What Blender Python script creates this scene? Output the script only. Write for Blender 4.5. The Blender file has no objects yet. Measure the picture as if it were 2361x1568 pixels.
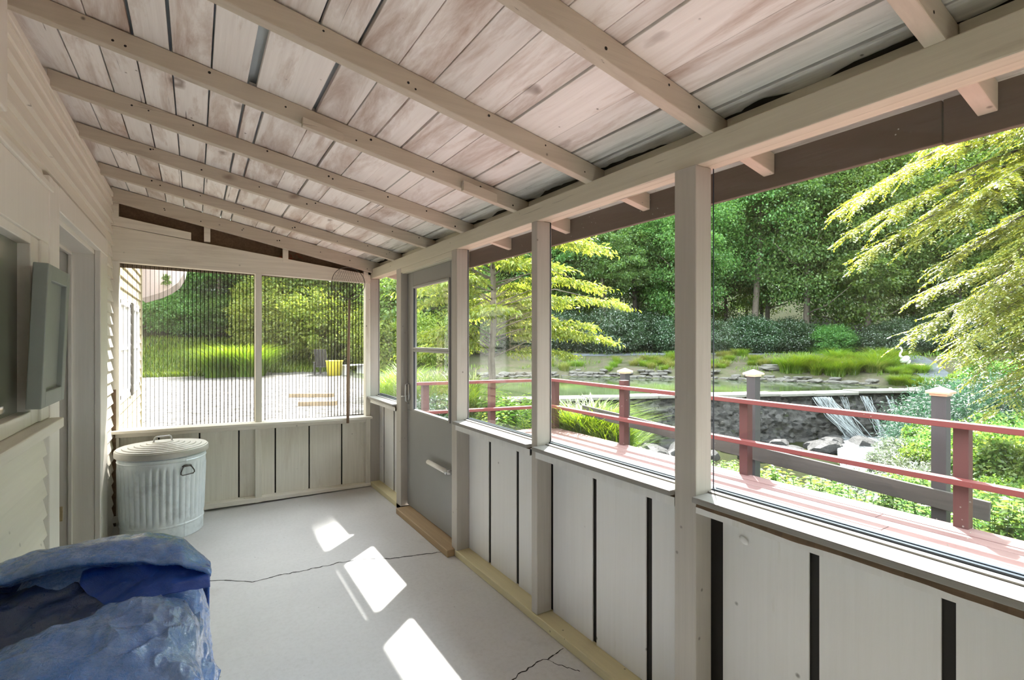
import bpy, bmesh, math, random
import numpy as np
from mathutils import Vector, Matrix, Euler

SC = bpy.context.scene
COL = SC.collection
random.seed(7)
RNG = np.random.default_rng(7)

# ------------------------------------------------------------------ camera
CAMZ = 1.43
YAW = math.radians(32.4)
cam = bpy.data.cameras.new('camera')
cam.sensor_width = 36.0
cam.lens = 36.0 * 1150.0 / 2361.0
cam.clip_start = 0.02
cam.clip_end = 400
cam_o = bpy.data.objects.new('camera', cam)
COL.objects.link(cam_o)
cam_o.location = (0, 0, CAMZ)
cam_o.rotation_euler = (math.radians(90), 0, -YAW)
SC.camera = cam_o

# ------------------------------------------------------------------ sky, sun, exposure
world = bpy.data.worlds.new('sky')
SC.world = world
world.use_nodes = True
bg = world.node_tree.nodes['Background']
bg.inputs[0].default_value = (0.86, 0.94, 1.0, 1)
bg.inputs[1].default_value = 2.3
sun = bpy.data.lights.new('sun', 'SUN')
sun.energy = 8.0
sun.angle = math.radians(1.6)
sun.color = (1.0, 0.97, 0.92)
sun_o = bpy.data.objects.new('sun', sun)
COL.objects.link(sun_o)
sun_o.rotation_euler = Vector((1.0, 0.87, 1.86)).to_track_quat('Z', 'Y').to_euler()
sun_o.location = (6, 5, 12)
SC.view_settings.view_transform = 'Standard'
SC.view_settings.look = 'None'
SC.view_settings.exposure = 2.22
SC.view_settings.gamma = 1.0
SC.view_settings.use_curve_mapping = False
try:
    SC.cycles.max_bounces = 10
    SC.cycles.diffuse_bounces = 6
    SC.cycles.transparent_max_bounces = 16
    SC.cycles.caustics_reflective = False
    SC.cycles.caustics_refractive = False
    SC.cycles.use_denoising = True
    SC.cycles.sample_clamp_indirect = 8
except Exception:
    pass

# ------------------------------------------------------------------ node helper
class NT:
    def __init__(s, name):
        s.m = bpy.data.materials.new(name)
        s.m.use_nodes = True
        s.t = s.m.node_tree
        s.n = s.t.nodes
        s.l = s.t.links
        s.p = s.n['Principled BSDF']
        s.out = s.n['Material Output']

    def add(s, typ, **kw):
        n = s.n.new(typ)
        for k, v in kw.items():
            if k.startswith('i_'):
                key = k[2:]
                key = int(key) if key.isdigit() else key.replace('_', ' ')
                s.set(n.inputs[key], v)
            else:
                setattr(n, k, v)
        return n

    def set(s, inp, v):
        if isinstance(v, bpy.types.NodeSocket):
            s.l.new(v, inp)
        else:
            if isinstance(v, tuple) and len(v) == 3 and len(inp.default_value) == 4:
                v = (*v, 1)
            inp.default_value = v

    def coord(s, scale=(1, 1, 1), kind='Object', rot=(0, 0, 0)):
        tc = s.add('ShaderNodeTexCoord')
        mp = s.add('ShaderNodeMapping')
        s.l.new(tc.outputs[kind], mp.inputs[0])
        mp.inputs['Scale'].default_value = scale
        mp.inputs['Rotation'].default_value = rot
        return mp.outputs[0]

    def noise(s, vec, scale=5, detail=4, rough=.6, dist=0.0):
        n = s.add('ShaderNodeTexNoise')
        s.l.new(vec, n.inputs['Vector'])
        n.inputs['Scale'].default_value = scale
        n.inputs['Detail'].default_value = detail
        n.inputs['Roughness'].default_value = rough
        n.inputs['Distortion'].default_value = dist
        return n.outputs[0]

    def vor(s, vec, scale=5, feature='F1'):
        n = s.add('ShaderNodeTexVoronoi', feature=feature)
        s.l.new(vec, n.inputs['Vector'])
        n.inputs['Scale'].default_value = scale
        return n.outputs[0]

    def ramp(s, fac, lo, hi, a=0.0, b=1.0):
        n = s.add('ShaderNodeMapRange')
        n.clamp = True
        s.l.new(fac, n.inputs[0])
        n.inputs[1].default_value = lo
        n.inputs[2].default_value = hi
        n.inputs[3].default_value = a
        n.inputs[4].default_value = b
        return n.outputs[0]

    def mul(s, a, b, op='MULTIPLY'):
        n = s.add('ShaderNodeMath', operation=op)
        s.set(n.inputs[0], a)
        s.set(n.inputs[1], b)
        return n.outputs[0]

    def mix(s, fac, a, b, bt='MIX'):
        n = s.add('ShaderNodeMix', data_type='RGBA', blend_type=bt)
        s.set(n.inputs[0], fac)
        s.set(n.inputs[6], a)
        s.set(n.inputs[7], b)
        return n.outputs[2]

    def island(s):
        return s.add('ShaderNodeNewGeometry').outputs['Random Per Island']

    def hsv(s, col, h=.5, sa=1.0, v=1.0):
        n = s.add('ShaderNodeHueSaturation')
        s.set(n.inputs['Hue'], h)
        s.set(n.inputs['Saturation'], sa)
        s.set(n.inputs['Value'], v)
        s.set(n.inputs['Color'], col)
        return n.outputs[0]

    def bump(s, h, strength=.3, dist=.01):
        n = s.add('ShaderNodeBump')
        n.inputs['Strength'].default_value = strength
        n.inputs['Distance'].default_value = dist
        s.l.new(h, n.inputs['Height'])
        s.l.new(n.outputs[0], s.p.inputs['Normal'])
        return n.outputs[0]

    def fin(s, col=None, rough=.6, metal=0.0, spec=None):
        if col is not None:
            s.set(s.p.inputs['Base Color'], col)
        s.set(s.p.inputs['Roughness'], rough)
        s.set(s.p.inputs['Metallic'], metal)
        if spec is not None:
            s.p.inputs['Specular IOR Level'].default_value = spec
        return s.m


def mat_paint(name, base, stain=(.42, .29, .22), amt=.5, lo=.52, hi=.72, axis='Y', grain=.12,
              specks=.5, speck_scale=14, rough=.62, island=.08, stain2=None, lo2=.6, knots=0.0, cracks=0.0):
    """Old painted wood: blotchy stains stretched along the board, fine grain, dark specks and knots."""
    m = NT(name)
    st = {'X': (.35, 2.2, 2.2), 'Y': (2.2, .35, 2.2), 'Z': (2.2, 2.2, .35)}[axis]
    fi = {'X': (2, 60, 60), 'Y': (60, 2, 60), 'Z': (60, 60, 2)}[axis]
    c1 = m.coord(st)
    nb = m.add('ShaderNodeTexNoise', noise_dimensions='4D')
    m.l.new(c1, nb.inputs['Vector'])
    m.set(nb.inputs['W'], m.mul(m.island(), 40.0))
    nb.inputs['Scale'].default_value = 3.2
    nb.inputs['Detail'].default_value = 7
    nb.inputs['Roughness'].default_value = .68
    nb.inputs['Distortion'].default_value = .6
    blot = m.ramp(nb.outputs[0], lo, hi, 0, amt)
    g = m.ramp(m.noise(m.coord(fi), 1.0, 3, .6), .35, .75, 0, grain)
    col = m.mix(blot, base, stain)
    col = m.mix(g, col, tuple(c * .55 for c in stain))
    if stain2:
        b2 = m.ramp(m.noise(m.coord(tuple(x * 1.3 for x in st)), 2.1, 6, .7, .3), lo2, lo2 + .16, 0, .6)
        col = m.mix(b2, col, stain2)
    if cracks:
        ck = {'X': (1.1, 55, 55), 'Y': (55, 1.1, 55), 'Z': (55, 55, 1.1)}[axis]
        cr = m.mul(m.ramp(m.noise(m.coord(ck), 1.0, 4, .6, .3), .66, .70, 0, cracks), m.ramp(m.noise(m.coord(), 2.9, 2, .5), .48, .58))
        col = m.mix(cr, col, (.05, .04, .035))
    if knots:
        kk = {'X': (.55, 1, 1), 'Y': (1, .55, 1), 'Z': (1, 1, .55)}[axis]
        nv = m.add('ShaderNodeVectorMath', operation='ADD')
        kc = m.coord(kk)
        m.l.new(kc, nv.inputs[0])
        nd = m.add('ShaderNodeTexNoise')
        m.l.new(kc, nd.inputs['Vector']); nd.inputs['Scale'].default_value = 14
        sc_ = m.add('ShaderNodeVectorMath', operation='SCALE')
        m.l.new(nd.outputs['Color'], sc_.inputs[0]); sc_.inputs['Scale'].default_value = .06
        m.l.new(sc_.outputs[0], nv.inputs[1])
        kv = m.vor(nv.outputs[0], 4.2)
        ring = m.mul(m.ramp(kv, .09, .15, 1, 0), m.ramp(kv, .02, .08, .35, 1))
        kn = m.mul(m.mul(ring, knots), m.ramp(m.noise(m.coord(), 1.9, 2, .5), .46, .56))
        col = m.mix(kn, col, (.17, .105, .075))
    v = m.vor(m.coord(), speck_scale)
    msk = m.ramp(m.noise(m.coord(), 2.3, 2, .5), .44, .54)
    sp = m.mul(m.ramp(v, .03, .075, specks, 0), msk)
    col = m.mix(sp, col, (.06, .045, .035))
    if island:
        r = m.ramp(m.island(), 0, 1, 1 - island, 1 + island)
        col = m.hsv(col, v=r)
    m.bump(m.noise(m.coord(fi), 1.0, 4, .7), .25, .004)
    return m.fin(col, rough)


def mat_plain(name, col, rough=.6, metal=0.0, var=.12, scale=8, spec=None, bump=0.0):
    m = NT(name)
    n = m.noise(m.coord(), scale, 5, .65)
    c = m.hsv(col, v=m.ramp(n, .25, .75, 1 - var, 1 + var))
    if bump:
        m.bump(m.noise(m.coord(), scale * 4, 5, .7), bump, .01)
    return m.fin(c, rough, metal, spec)


def mat_leaf(name, a, b, trans=.45, gloss=.03, objvar=.10):
    """Leaf: each leaf (island) takes a tint between a and b, light passes through it."""
    m = NT(name)
    m.n.remove(m.p)
    r = m.island()
    col = m.mix(r, tuple(c * .60 for c in a), tuple(c * .60 for c in b))
    oi = m.add('ShaderNodeObjectInfo')
    col = m.hsv(col, h=m.ramp(oi.outputs['Random'], 0, 1, .5 - objvar * .18, .5 + objvar * .12),
                v=m.ramp(oi.outputs['Random'], 0, 1, 1 - objvar * 1.5, 1 + objvar * 1.5))
    d = m.add('ShaderNodeBsdfDiffuse')
    m.l.new(col, d.inputs[0])
    t = m.add('ShaderNodeBsdfTranslucent')
    tcol = m.hsv(col, h=.485, sa=1.1, v=1.35)
    m.l.new(tcol, t.inputs[0])
    mx = m.add('ShaderNodeMixShader')
    mx.inputs[0].default_value = trans
    m.l.new(d.outputs[0], mx.inputs[1])
    m.l.new(t.outputs[0], mx.inputs[2])
    g = m.add('ShaderNodeBsdfGlossy')
    g.inputs['Roughness'].default_value = .38
    mx2 = m.add('ShaderNodeMixShader')
    mx2.inputs[0].default_value = gloss
    m.l.new(mx.outputs[0], mx2.inputs[1])
    m.l.new(g.outputs[0], mx2.inputs[2])
    m.l.new(mx2.outputs[0], m.out.inputs[0])
    return m.m


def mat_glass(name, dust=.02, tint=(.97, .985, .98)):
    """Thin window pane: clear with Fresnel gloss and a little dust."""
    m = NT(name)
    m.n.remove(m.p)
    tr = m.add('ShaderNodeBsdfTransparent')
    tr.inputs[0].default_value = (*tint, 1)
    gl = m.add('ShaderNodeBsdfGlossy')
    gl.inputs['Roughness'].default_value = .02
    lw = m.add('ShaderNodeLayerWeight')
    fr = m.mul(m.mul(m.mul(lw.outputs['Facing'], 4.8, 'POWER'), .5), .02, 'ADD')
    mx = m.add('ShaderNodeMixShader')
    m.l.new(fr, mx.inputs[0])
    m.l.new(tr.outputs[0], mx.inputs[1])
    m.l.new(gl.outputs[0], mx.inputs[2])
    df = m.add('ShaderNodeBsdfDiffuse')
    df.inputs[0].default_value = (.8, .8, .78, 1)
    sp = m.ramp(m.vor(m.coord(), 38), .06, .1, .55, 0)
    msk = m.ramp(m.noise(m.coord(), 6, 2, .5), .56, .62)
    f = m.mul(m.mul(sp, msk), m.ramp(m.noise(m.coord(), 1.3, 4, .6), .45, .8, dust, dust * 2), 'ADD')
    mx2 = m.add('ShaderNodeMixShader')
    m.l.new(f, mx2.inputs[0])
    m.l.new(mx.outputs[0], mx2.inputs[1])
    m.l.new(df.outputs[0], mx2.inputs[2])
    m.l.new(mx2.outputs[0], m.out.inputs[0])
    return m.m


M = {}
M['ceiling'] = mat_paint('ceiling_paint', (.92, .91, .90), (.40, .27, .195), .88, .48, .69, 'Y', .12, .9, 12, .6, .05,
                         stain2=(.36, .31, .28), lo2=.64, knots=.75, cracks=.8)
M['eave_board'] = mat_paint('eave_board_paint', (.78, .775, .75), (.20, .18, .16), .8, .48, .68, 'Y', .25, .8, 12, .7, .06, cracks=.9)
M['rafter'] = mat_paint('rafter_paint', (.585, .525, .435), (.26, .19, .14), .55, .56, .78, 'X', .16, .75, 9, .6, .05, knots=.6, cracks=.7)
M['beam'] = mat_paint('beam_paint', (.60, .565, .46), (.25, .2, .14), .5, .6, .8, 'Y', .12, .8, 10, .55, .04, cracks=.6)
M['post'] = mat_paint('post_paint', (.46, .43, .385), (.25, .2, .15), .4, .58, .8, 'Z', .12, .6, 10, .55, .04)
M['panel'] = mat_paint('panel_paint', (.72, .715, .70), (.46, .42, .29), .5, .6, .76, 'Z', .07, .7, 8, .55, .03,
                       stain2=(.34, .31, .22), lo2=.72)
M['farboard'] = mat_paint('far_board_paint', (.78, .755, .67), (.38, .30, .20), .55, .54, .78, 'Z', .16, .8, 9, .6, .05)
M['farhead'] = mat_paint('far_header_paint', (.82, .78, .69), (.38, .31, .23), .6, .56, .78, 'X', .22, .75, 8, .6, .04)
M['siding'] = mat_paint('siding_paint', (.82, .785, .71), (.45, .36, .28), .4, .6, .8, 'Y', .08, .6, 7, .5, .03)
M['casing'] = mat_paint('casing_paint', (.80, .77, .71), (.40, .32, .24), .3, .62, .8, 'Z', .06, .5, 7, .42, .02)
M['plate'] = mat_paint('plate_paint', (.66, .59, .36), (.36, .30, .16), .4, .55, .8, 'Y', .1, .7, 12, .5, .03)
M['threshold'] = mat_paint('threshold_wood', (.44, .31, .17), (.24, .16, .09), .6, .45, .75, 'Y', .2, .5, 12, .6, .03)
M['sill'] = mat_paint('sill_paint', (.27, .26, .24), (.15, .13, .11), .4, .52, .8, 'Y', .14, .5, 12, .6, .03)
M['bare'] = mat_paint('bare_wood', (.22, .145, .09), (.10, .065, .04), .7, .45, .7, 'Y', .4, .5, 12, .8, .05)
M['dark'] = mat_plain('slot_dark', (.016, .014, .012), .8)
M['gasket'] = mat_plain('black_gasket', (.012, .02, .035), .35)
M['brown'] = mat_paint('fascia_brown', (.125, .095, .072), (.075, .056, .042), .5, .45, .75, 'Y', .2, .3, 30, .75, .04)
M['door'] = mat_plain('door_grey', (.26, .26, .25), .5, 0, .04, 3)
M['doorframe'] = mat_plain('door_grey_trim', (.30, .305, .30), .4, .1, .05, 5)
M['metal_light'] = mat_plain('light_metal', (.6, .6, .6), .35, .8, .1, 9)
M['steel'] = mat_plain('dark_steel', (.12, .115, .11), .45, .8, .15, 9)
M['hinge'] = mat_plain('worn_hinge', (.52, .42, .24), .5, .3, .25, 30)
M['shutter'] = mat_plain('shutter_grey', (.27, .295, .275), .5, 0, .08, 5)
M['roofmetal'] = mat_plain('roof_underside', (.55, .60, .63), .5, 0, .1, 4)
M['glass'] = mat_glass('window_glass', .015)
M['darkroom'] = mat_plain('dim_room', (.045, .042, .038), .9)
M['curtain'] = mat_plain('window_blind', (.30, .32, .25), .8, 0, .1, 2)
M['string'] = mat_plain('net_string', (.05, .045, .04), .8)
M['pole'] = mat_paint('pole_wood', (.30, .20, .13), (.13, .085, .06), .6, .45, .7, 'Z', .3, .4, 20, .6, .02)
M['red'] = mat_paint('railing_red', (.125, .02, .018), (.07, .014, .012), .4, .5, .8, 'Y', .14, .3, 20, .55, .03)
M['redpost'] = mat_paint('railing_post_red', (.065, .014, .0125), (.032, .01, .008), .5, .5, .8, 'Z', .2, .5, 20, .6, .03)
M['deck'] = mat_paint('deck_red', (.135, .062, .056), (.20, .13, .12), .6, .42, .75, 'Y', .22, .5, 14, .6, .10)
M['darkpost'] = mat_paint('post_charcoal', (.035, .031, .033), (.075, .07, .067), .4, .5, .8, 'Z', .3, .3, 20, .6, .03)
M['copper'] = mat_plain('copper_cap', (.86, .60, .42), .32, .75, .08, 6)
M['greywood'] = mat_paint('weathered_plank', (.075, .065, .056), (.03, .026, .022), .7, .42, .7, 'Y', .45, .5, 14, .8, .03)
M['timber'] = mat_paint('step_timber', (.34, .26, .17), (.16, .12, .08), .6, .45, .7, 'X', .3, .5, 14, .8, .03)
M['bark'] = mat_plain('bark', (.12, .095, .075), .9, 0, .35, 10, None, .6)
M['twig'] = mat_plain('twig', (.05, .035, .03), .8, 0, .25, 10)
M['mulch'] = mat_plain('bank_soil', (.30, .25, .20), .95, 0, .35, 3, None, .5)
M['white'] = mat_plain('statue_white', (.80, .80, .80), .5, 0, .04, 6)
M['beak'] = mat_plain('statue_beak', (.15, .13, .1), .5)
M['tanstone'] = mat_plain('tan_stone', (.52, .38, .26), .8, 0, .2, 9, None, .4)
M['yellow'] = mat_plain('yellow_plastic', (.72, .62, .06), .45, 0, .06, 6)
M['blackplastic'] = mat_plain('chair_black', (.03, .028, .027), .5)
M['pinkgrey'] = mat_plain('awning_canvas', (.55, .47, .47), .8, 0, .06, 5)
M['wingsiding'] = mat_paint('wing_siding_paint', (.52, .455, .30), (.36, .30, .19), .3, .6, .8, 'Y', .06, .3, 9, .5, .03)


def mk_concrete():
    m = NT('porch_concrete')
    c = m.coord()
    n1 = m.noise(c, 1.6, 6, .6)
    n2 = m.noise(c, 45, 5, .7)
    col = m.mix(m.ramp(n1, .35, .7), (.57, .565, .565), (.645, .64, .635))
    col = m.mix(m.ramp(n2, .45, .8, 0, .35), col, (.40, .385, .37))
    sp = m.mul(m.ramp(m.vor(c, 19), .04, .09, .75, 0), m.ramp(m.noise(c, 3.1, 3, .6), .53, .63))
    col = m.mix(sp, col, (.10, .085, .07))
    dirt = m.ramp(m.noise(c, 2.4, 7, .7, .4), .60, .78, 0, .45)
    col = m.mix(dirt, col, (.30, .27, .24))
    m.bump(n2, .15, .003)
    return m.fin(col, m.ramp(n1, .3, .7, .5, .62))


M['concrete'] = mk_concrete()


def mk_galv():
    m = NT('galvanised_steel')
    c = m.coord()
    v = m.noise(m.coord((1, 1, .4)), 14, 5, .65, .4)
    col = m.mix(m.ramp(v, .3, .7), (.70, .785, .82), (.85, .915, .94))
    g = m.ramp(m.noise(c, 5, 5, .7), .55, .75, 0, .5)
    col = m.mix(g, col, (.33, .36, .37))
    sp = m.ramp(m.vor(c, 42), .04, .09, .6, 0)
    col = m.mix(m.mul(sp, m.ramp(m.noise(c, 4, 2), .52, .62)), col, (.1, .1, .1))
    return m.fin(col, m.ramp(v, .3, .7, .36, .52), .25)


M['galv'] = mk_galv()
M['lid'] = mat_plain('dusty_galvanised_lid', (.56, .55, .51), .5, .35, .14, 7)


def mk_tarp(name, a, b, rough):
    m = NT(name)
    c = m.coord()
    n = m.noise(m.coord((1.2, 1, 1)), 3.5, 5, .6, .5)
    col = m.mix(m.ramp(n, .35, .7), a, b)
    wv1 = m.noise(m.coord((30, 160, 60), rot=(0, 0, .3)), 1, 2, .5)
    cr = m.noise(c, 16, 7, .75, 1.0)
    cr2 = m.noise(m.coord((1, 1.6, 1), rot=(.4, .2, .5)), 60, 4, .7, .6)
    h = m.mul(m.mul(cr, m.mul(cr2, .35), 'ADD'), m.mul(wv1, .18), 'ADD')
    m.bump(h, .45, .012)
    m.p.inputs['Coat Weight'].default_value = .8
    m.p.inputs['Coat Roughness'].default_value = .16
    m.p.inputs['Coat IOR'].default_value = 1.6
    bn = m.add('ShaderNodeBump')
    bn.inputs['Strength'].default_value = .8
    bn.inputs['Distance'].default_value = .012
    m.l.new(m.noise(m.coord((1, 1.5, 1)), 22, 4, .65, .8), bn.inputs['Height'])
    m.l.new(bn.outputs[0], m.p.inputs['Coat Normal'])
    return m.fin(col, m.ramp(cr2, .3, .7, rough - .08, rough + .12), 0, .8)


M['tarp'] = mk_tarp('blue_tarp', (.045, .185, .62), (.19, .27, .48), .26)  # greyer blotches: weathered face, with its sheen also put into the colour
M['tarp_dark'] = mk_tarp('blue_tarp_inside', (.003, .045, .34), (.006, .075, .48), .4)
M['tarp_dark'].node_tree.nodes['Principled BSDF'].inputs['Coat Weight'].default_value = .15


def mk_gravel():
    m = NT('gravel')
    c = m.coord()
    cell = m.add('ShaderNodeTexVoronoi')
    m.l.new(c, cell.inputs['Vector'])
    cell.inputs['Scale'].default_value = 10
    bw = m.add('ShaderNodeRGBToBW')
    m.l.new(cell.outputs['Color'], bw.inputs[0])
    col = m.mix(bw.outputs[0], (.017, .016, .015), (.18, .175, .17))
    col = m.mix(m.ramp(m.noise(c, .8, 5, .7), .55, .75, 0, .6), col, (.33, .29, .24))
    m.bump(cell.outputs[0], .8, .04)
    return m.fin(col, .85)


M['gravel'] = mk_gravel()


def mk_path():
    m = NT('path_gravel')
    c = m.coord()
    col = m.mix(m.ramp(m.noise(c, 3, 6, .7), .35, .7), (.085, .095, .105), (.135, .145, .155))
    m.bump(m.noise(c, 30, 4, .7), .4, .03)
    return m.fin(col, .9, 0, .05)


M['path'] = mk_path()


def mk_soil(name, a, b, c3):
    m = NT(name)
    c = m.coord()
    col = m.mix(m.ramp(m.noise(c, 1.1, 6, .7), .35, .68), a, b)
    col = m.mix(m.ramp(m.noise(c, 9, 5, .7), .5, .75, 0, .7), col, c3)
    m.bump(m.noise(c, 12, 6, .75), .8, .08)
    return m.fin(col, .95, 0, .03)


M['lawn'] = mk_soil('lawn_ground', (.035, .072, .01), (.07, .12, .016), (.056, .06, .022))
M['bank'] = mk_soil('bank_ground', (.11, .092, .07), (.065, .085, .03), (.18, .155, .125))
M['forestfloor'] = mk_soil('forest_floor', (.016, .02, .008), (.03, .034, .014), (.05, .036, .022))


def mk_rock(name, a, b, c3, sc=2.0, rough=.6, bump=1.0):
    m = NT(name)
    c = m.coord((1, 1, 1.6))
    col = m.mix(m.ramp(m.noise(c, sc, 7, .75), .36, .66), a, b)
    col = m.mix(m.ramp(m.noise(c, sc * 5, 5, .75), .55, .72), col, c3)
    m.bump(m.noise(c, sc * 4, 7, .8), bump, .12)
    return m.fin(col, m.ramp(m.noise(c, sc * 3, 4, .7), .35, .65, rough - .25, rough + .2))


def mk_dam():
    m = NT('dam_face_stone')
    c = m.coord((1, 1, 1.7))
    cell = m.add('ShaderNodeTexVoronoi')
    m.l.new(m.coord((1, 1, 2.2)), cell.inputs['Vector'])
    cell.inputs['Scale'].default_value = 6.5
    bw = m.add('ShaderNodeRGBToBW')
    m.l.new(cell.outputs['Color'], bw.inputs[0])
    n = m.noise(c, 9, 7, .8)
    f = m.mul(bw.outputs[0], n)
    col = m.mix(m.ramp(f, .10, .40), (.006, .0057, .0057), (.18, .17, .163))
    col = m.mix(m.ramp(m.noise(c, 1.1, 5, .7), .52, .70, 0, .6), col, (.02, .018, .018))
    col = m.mix(m.ramp(m.noise(c, 1.9, 4, .7), .62, .72, 0, .6), col, (.10, .13, .03))
    m.bump(f, 1.0, .25)
    return m.fin(col, m.ramp(n, .35, .65, .25, .7))


M['damface'] = mk_dam()
M['damrock'] = mk_rock('dam_rock_wet', (.022, .02, .02), (.10, .092, .09), (.26, .25, .245), 2.6, .5, 1.0)
M['stone'] = mk_rock('shore_stone', (.08, .073, .063), (.16, .147, .13), (.045, .04, .034), 2.2, .8, .5)
M['coping'] = mk_rock('coping_stone', (.20, .19, .165), (.25, .24, .215), (.15, .14, .12), 1.5, .8, .2)


def mk_water():
    m = NT('pond_water')
    c = m.coord((1, 1, 1))
    m.bump(m.noise(c, 2.2, 4, .6), .06, .05)
    col = m.mix(m.ramp(m.noise(c, .5, 4, .6), .35, .7), (.035, .05, .022), (.07, .10, .045))
    return m.fin(col, .05, 0, .6)


M['water'] = mk_water()


def mk_foam(name, lo, hi, sc):
    m = NT(name)
    c = m.coord(sc)
    n = m.noise(c, 1, 6, .75, .8)
    col = m.mix(m.ramp(n, lo, hi), (.03, .036, .038), (.42, .45, .47))
    m.bump(n, .6, .08)
    return m.fin(col, .22)


M['foam'] = mk_foam('stream_foam', .44, .68, (4, 4, 4))
M['fall'] = mk_foam('falling_water', .30, .48, (7, 7, 1.2))

M['leaf_mid'] = mat_leaf('leaf_mid_green', (.10, .29, .075), (.31, .56, .14), .58)
M['leaf_light'] = mat_leaf('leaf_light_green', (.085, .21, .035), (.27, .40, .09), .5)
M['leaf_dark'] = mat_leaf('leaf_dark_green', (.04, .11, .04), (.11, .235, .085), .45, .09)
M['leaf_yellow'] = mat_leaf('leaf_yellow_green', (.22, .36, .05), (.50, .57, .12), .55)
M['leaf_gold'] = mat_leaf('leaf_golden', (.17, .27, .032), (.54, .57, .09), .55, .12)
M['leaf_silver'] = mat_leaf('leaf_grey_green', (.10, .16, .07), (.28, .32, .22), .4, .16)
M['leaf_teal'] = mat_leaf('leaf_blue_green', (.022, .085, .048), (.075, .18, .10), .4, .08)
M['grass'] = mat_leaf('grass_blade', (.10, .25, .025), (.33, .46, .06), .5)
M['grass_gold'] = mat_leaf('grass_blade_golden', (.18, .26, .04), (.46, .44, .13), .5)

# ------------------------------------------------------------------ object helpers
def tag(o, label=None, cat=None, group=None, kind=None):
    if label: o['label'] = label
    if cat: o['category'] = cat
    if group: o['group'] = group
    if kind: o['kind'] = kind
    return o


def empty(name, loc=(0, 0, 0), rz=0.0):
    o = bpy.data.objects.new(name, None)
    o.empty_display_size = .1
    o.location = loc
    o.rotation_euler = (0, 0, rz)
    COL.objects.link(o)
    return o


def link(name, me, mats, parent=None, smooth=False, bevel=0.0, loc=None):
    if not isinstance(mats, (list, tuple)):
        mats = [mats]
    for m in mats:
        me.materials.append(m)
    o = bpy.data.objects.new(name, me)
    COL.objects.link(o)
    if parent is not None:
        o.parent = parent
    if loc is not None:
        o.location = loc
    if smooth:
        me.shade_smooth() if hasattr(me, 'shade_smooth') else [setattr(p, 'use_smooth', True) for p in me.polygons]
    if smooth == 'angle':
        me.set_sharp_from_angle(angle=math.radians(28))
    if bevel:
        b = o.modifiers.new('edge', 'BEVEL')
        b.width = bevel
        b.segments = 2
        b.limit_method = 'ANGLE'
        b.angle_limit = math.radians(40)
    return o


def copy_tree(o, loc=None, rz=None, scale=None, parent=None):
    c = o.copy()
    COL.objects.link(c)
    if parent is not None:
        c.parent = parent
    if loc is not None: c.location = loc
    if rz is not None: c.rotation_euler = (0, 0, rz)
    if scale is not None: c.scale = scale if hasattr(scale, '__len__') else (scale,) * 3
    for ch in list(o.children):
        copy_tree(ch, parent=c)
    return c


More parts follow.
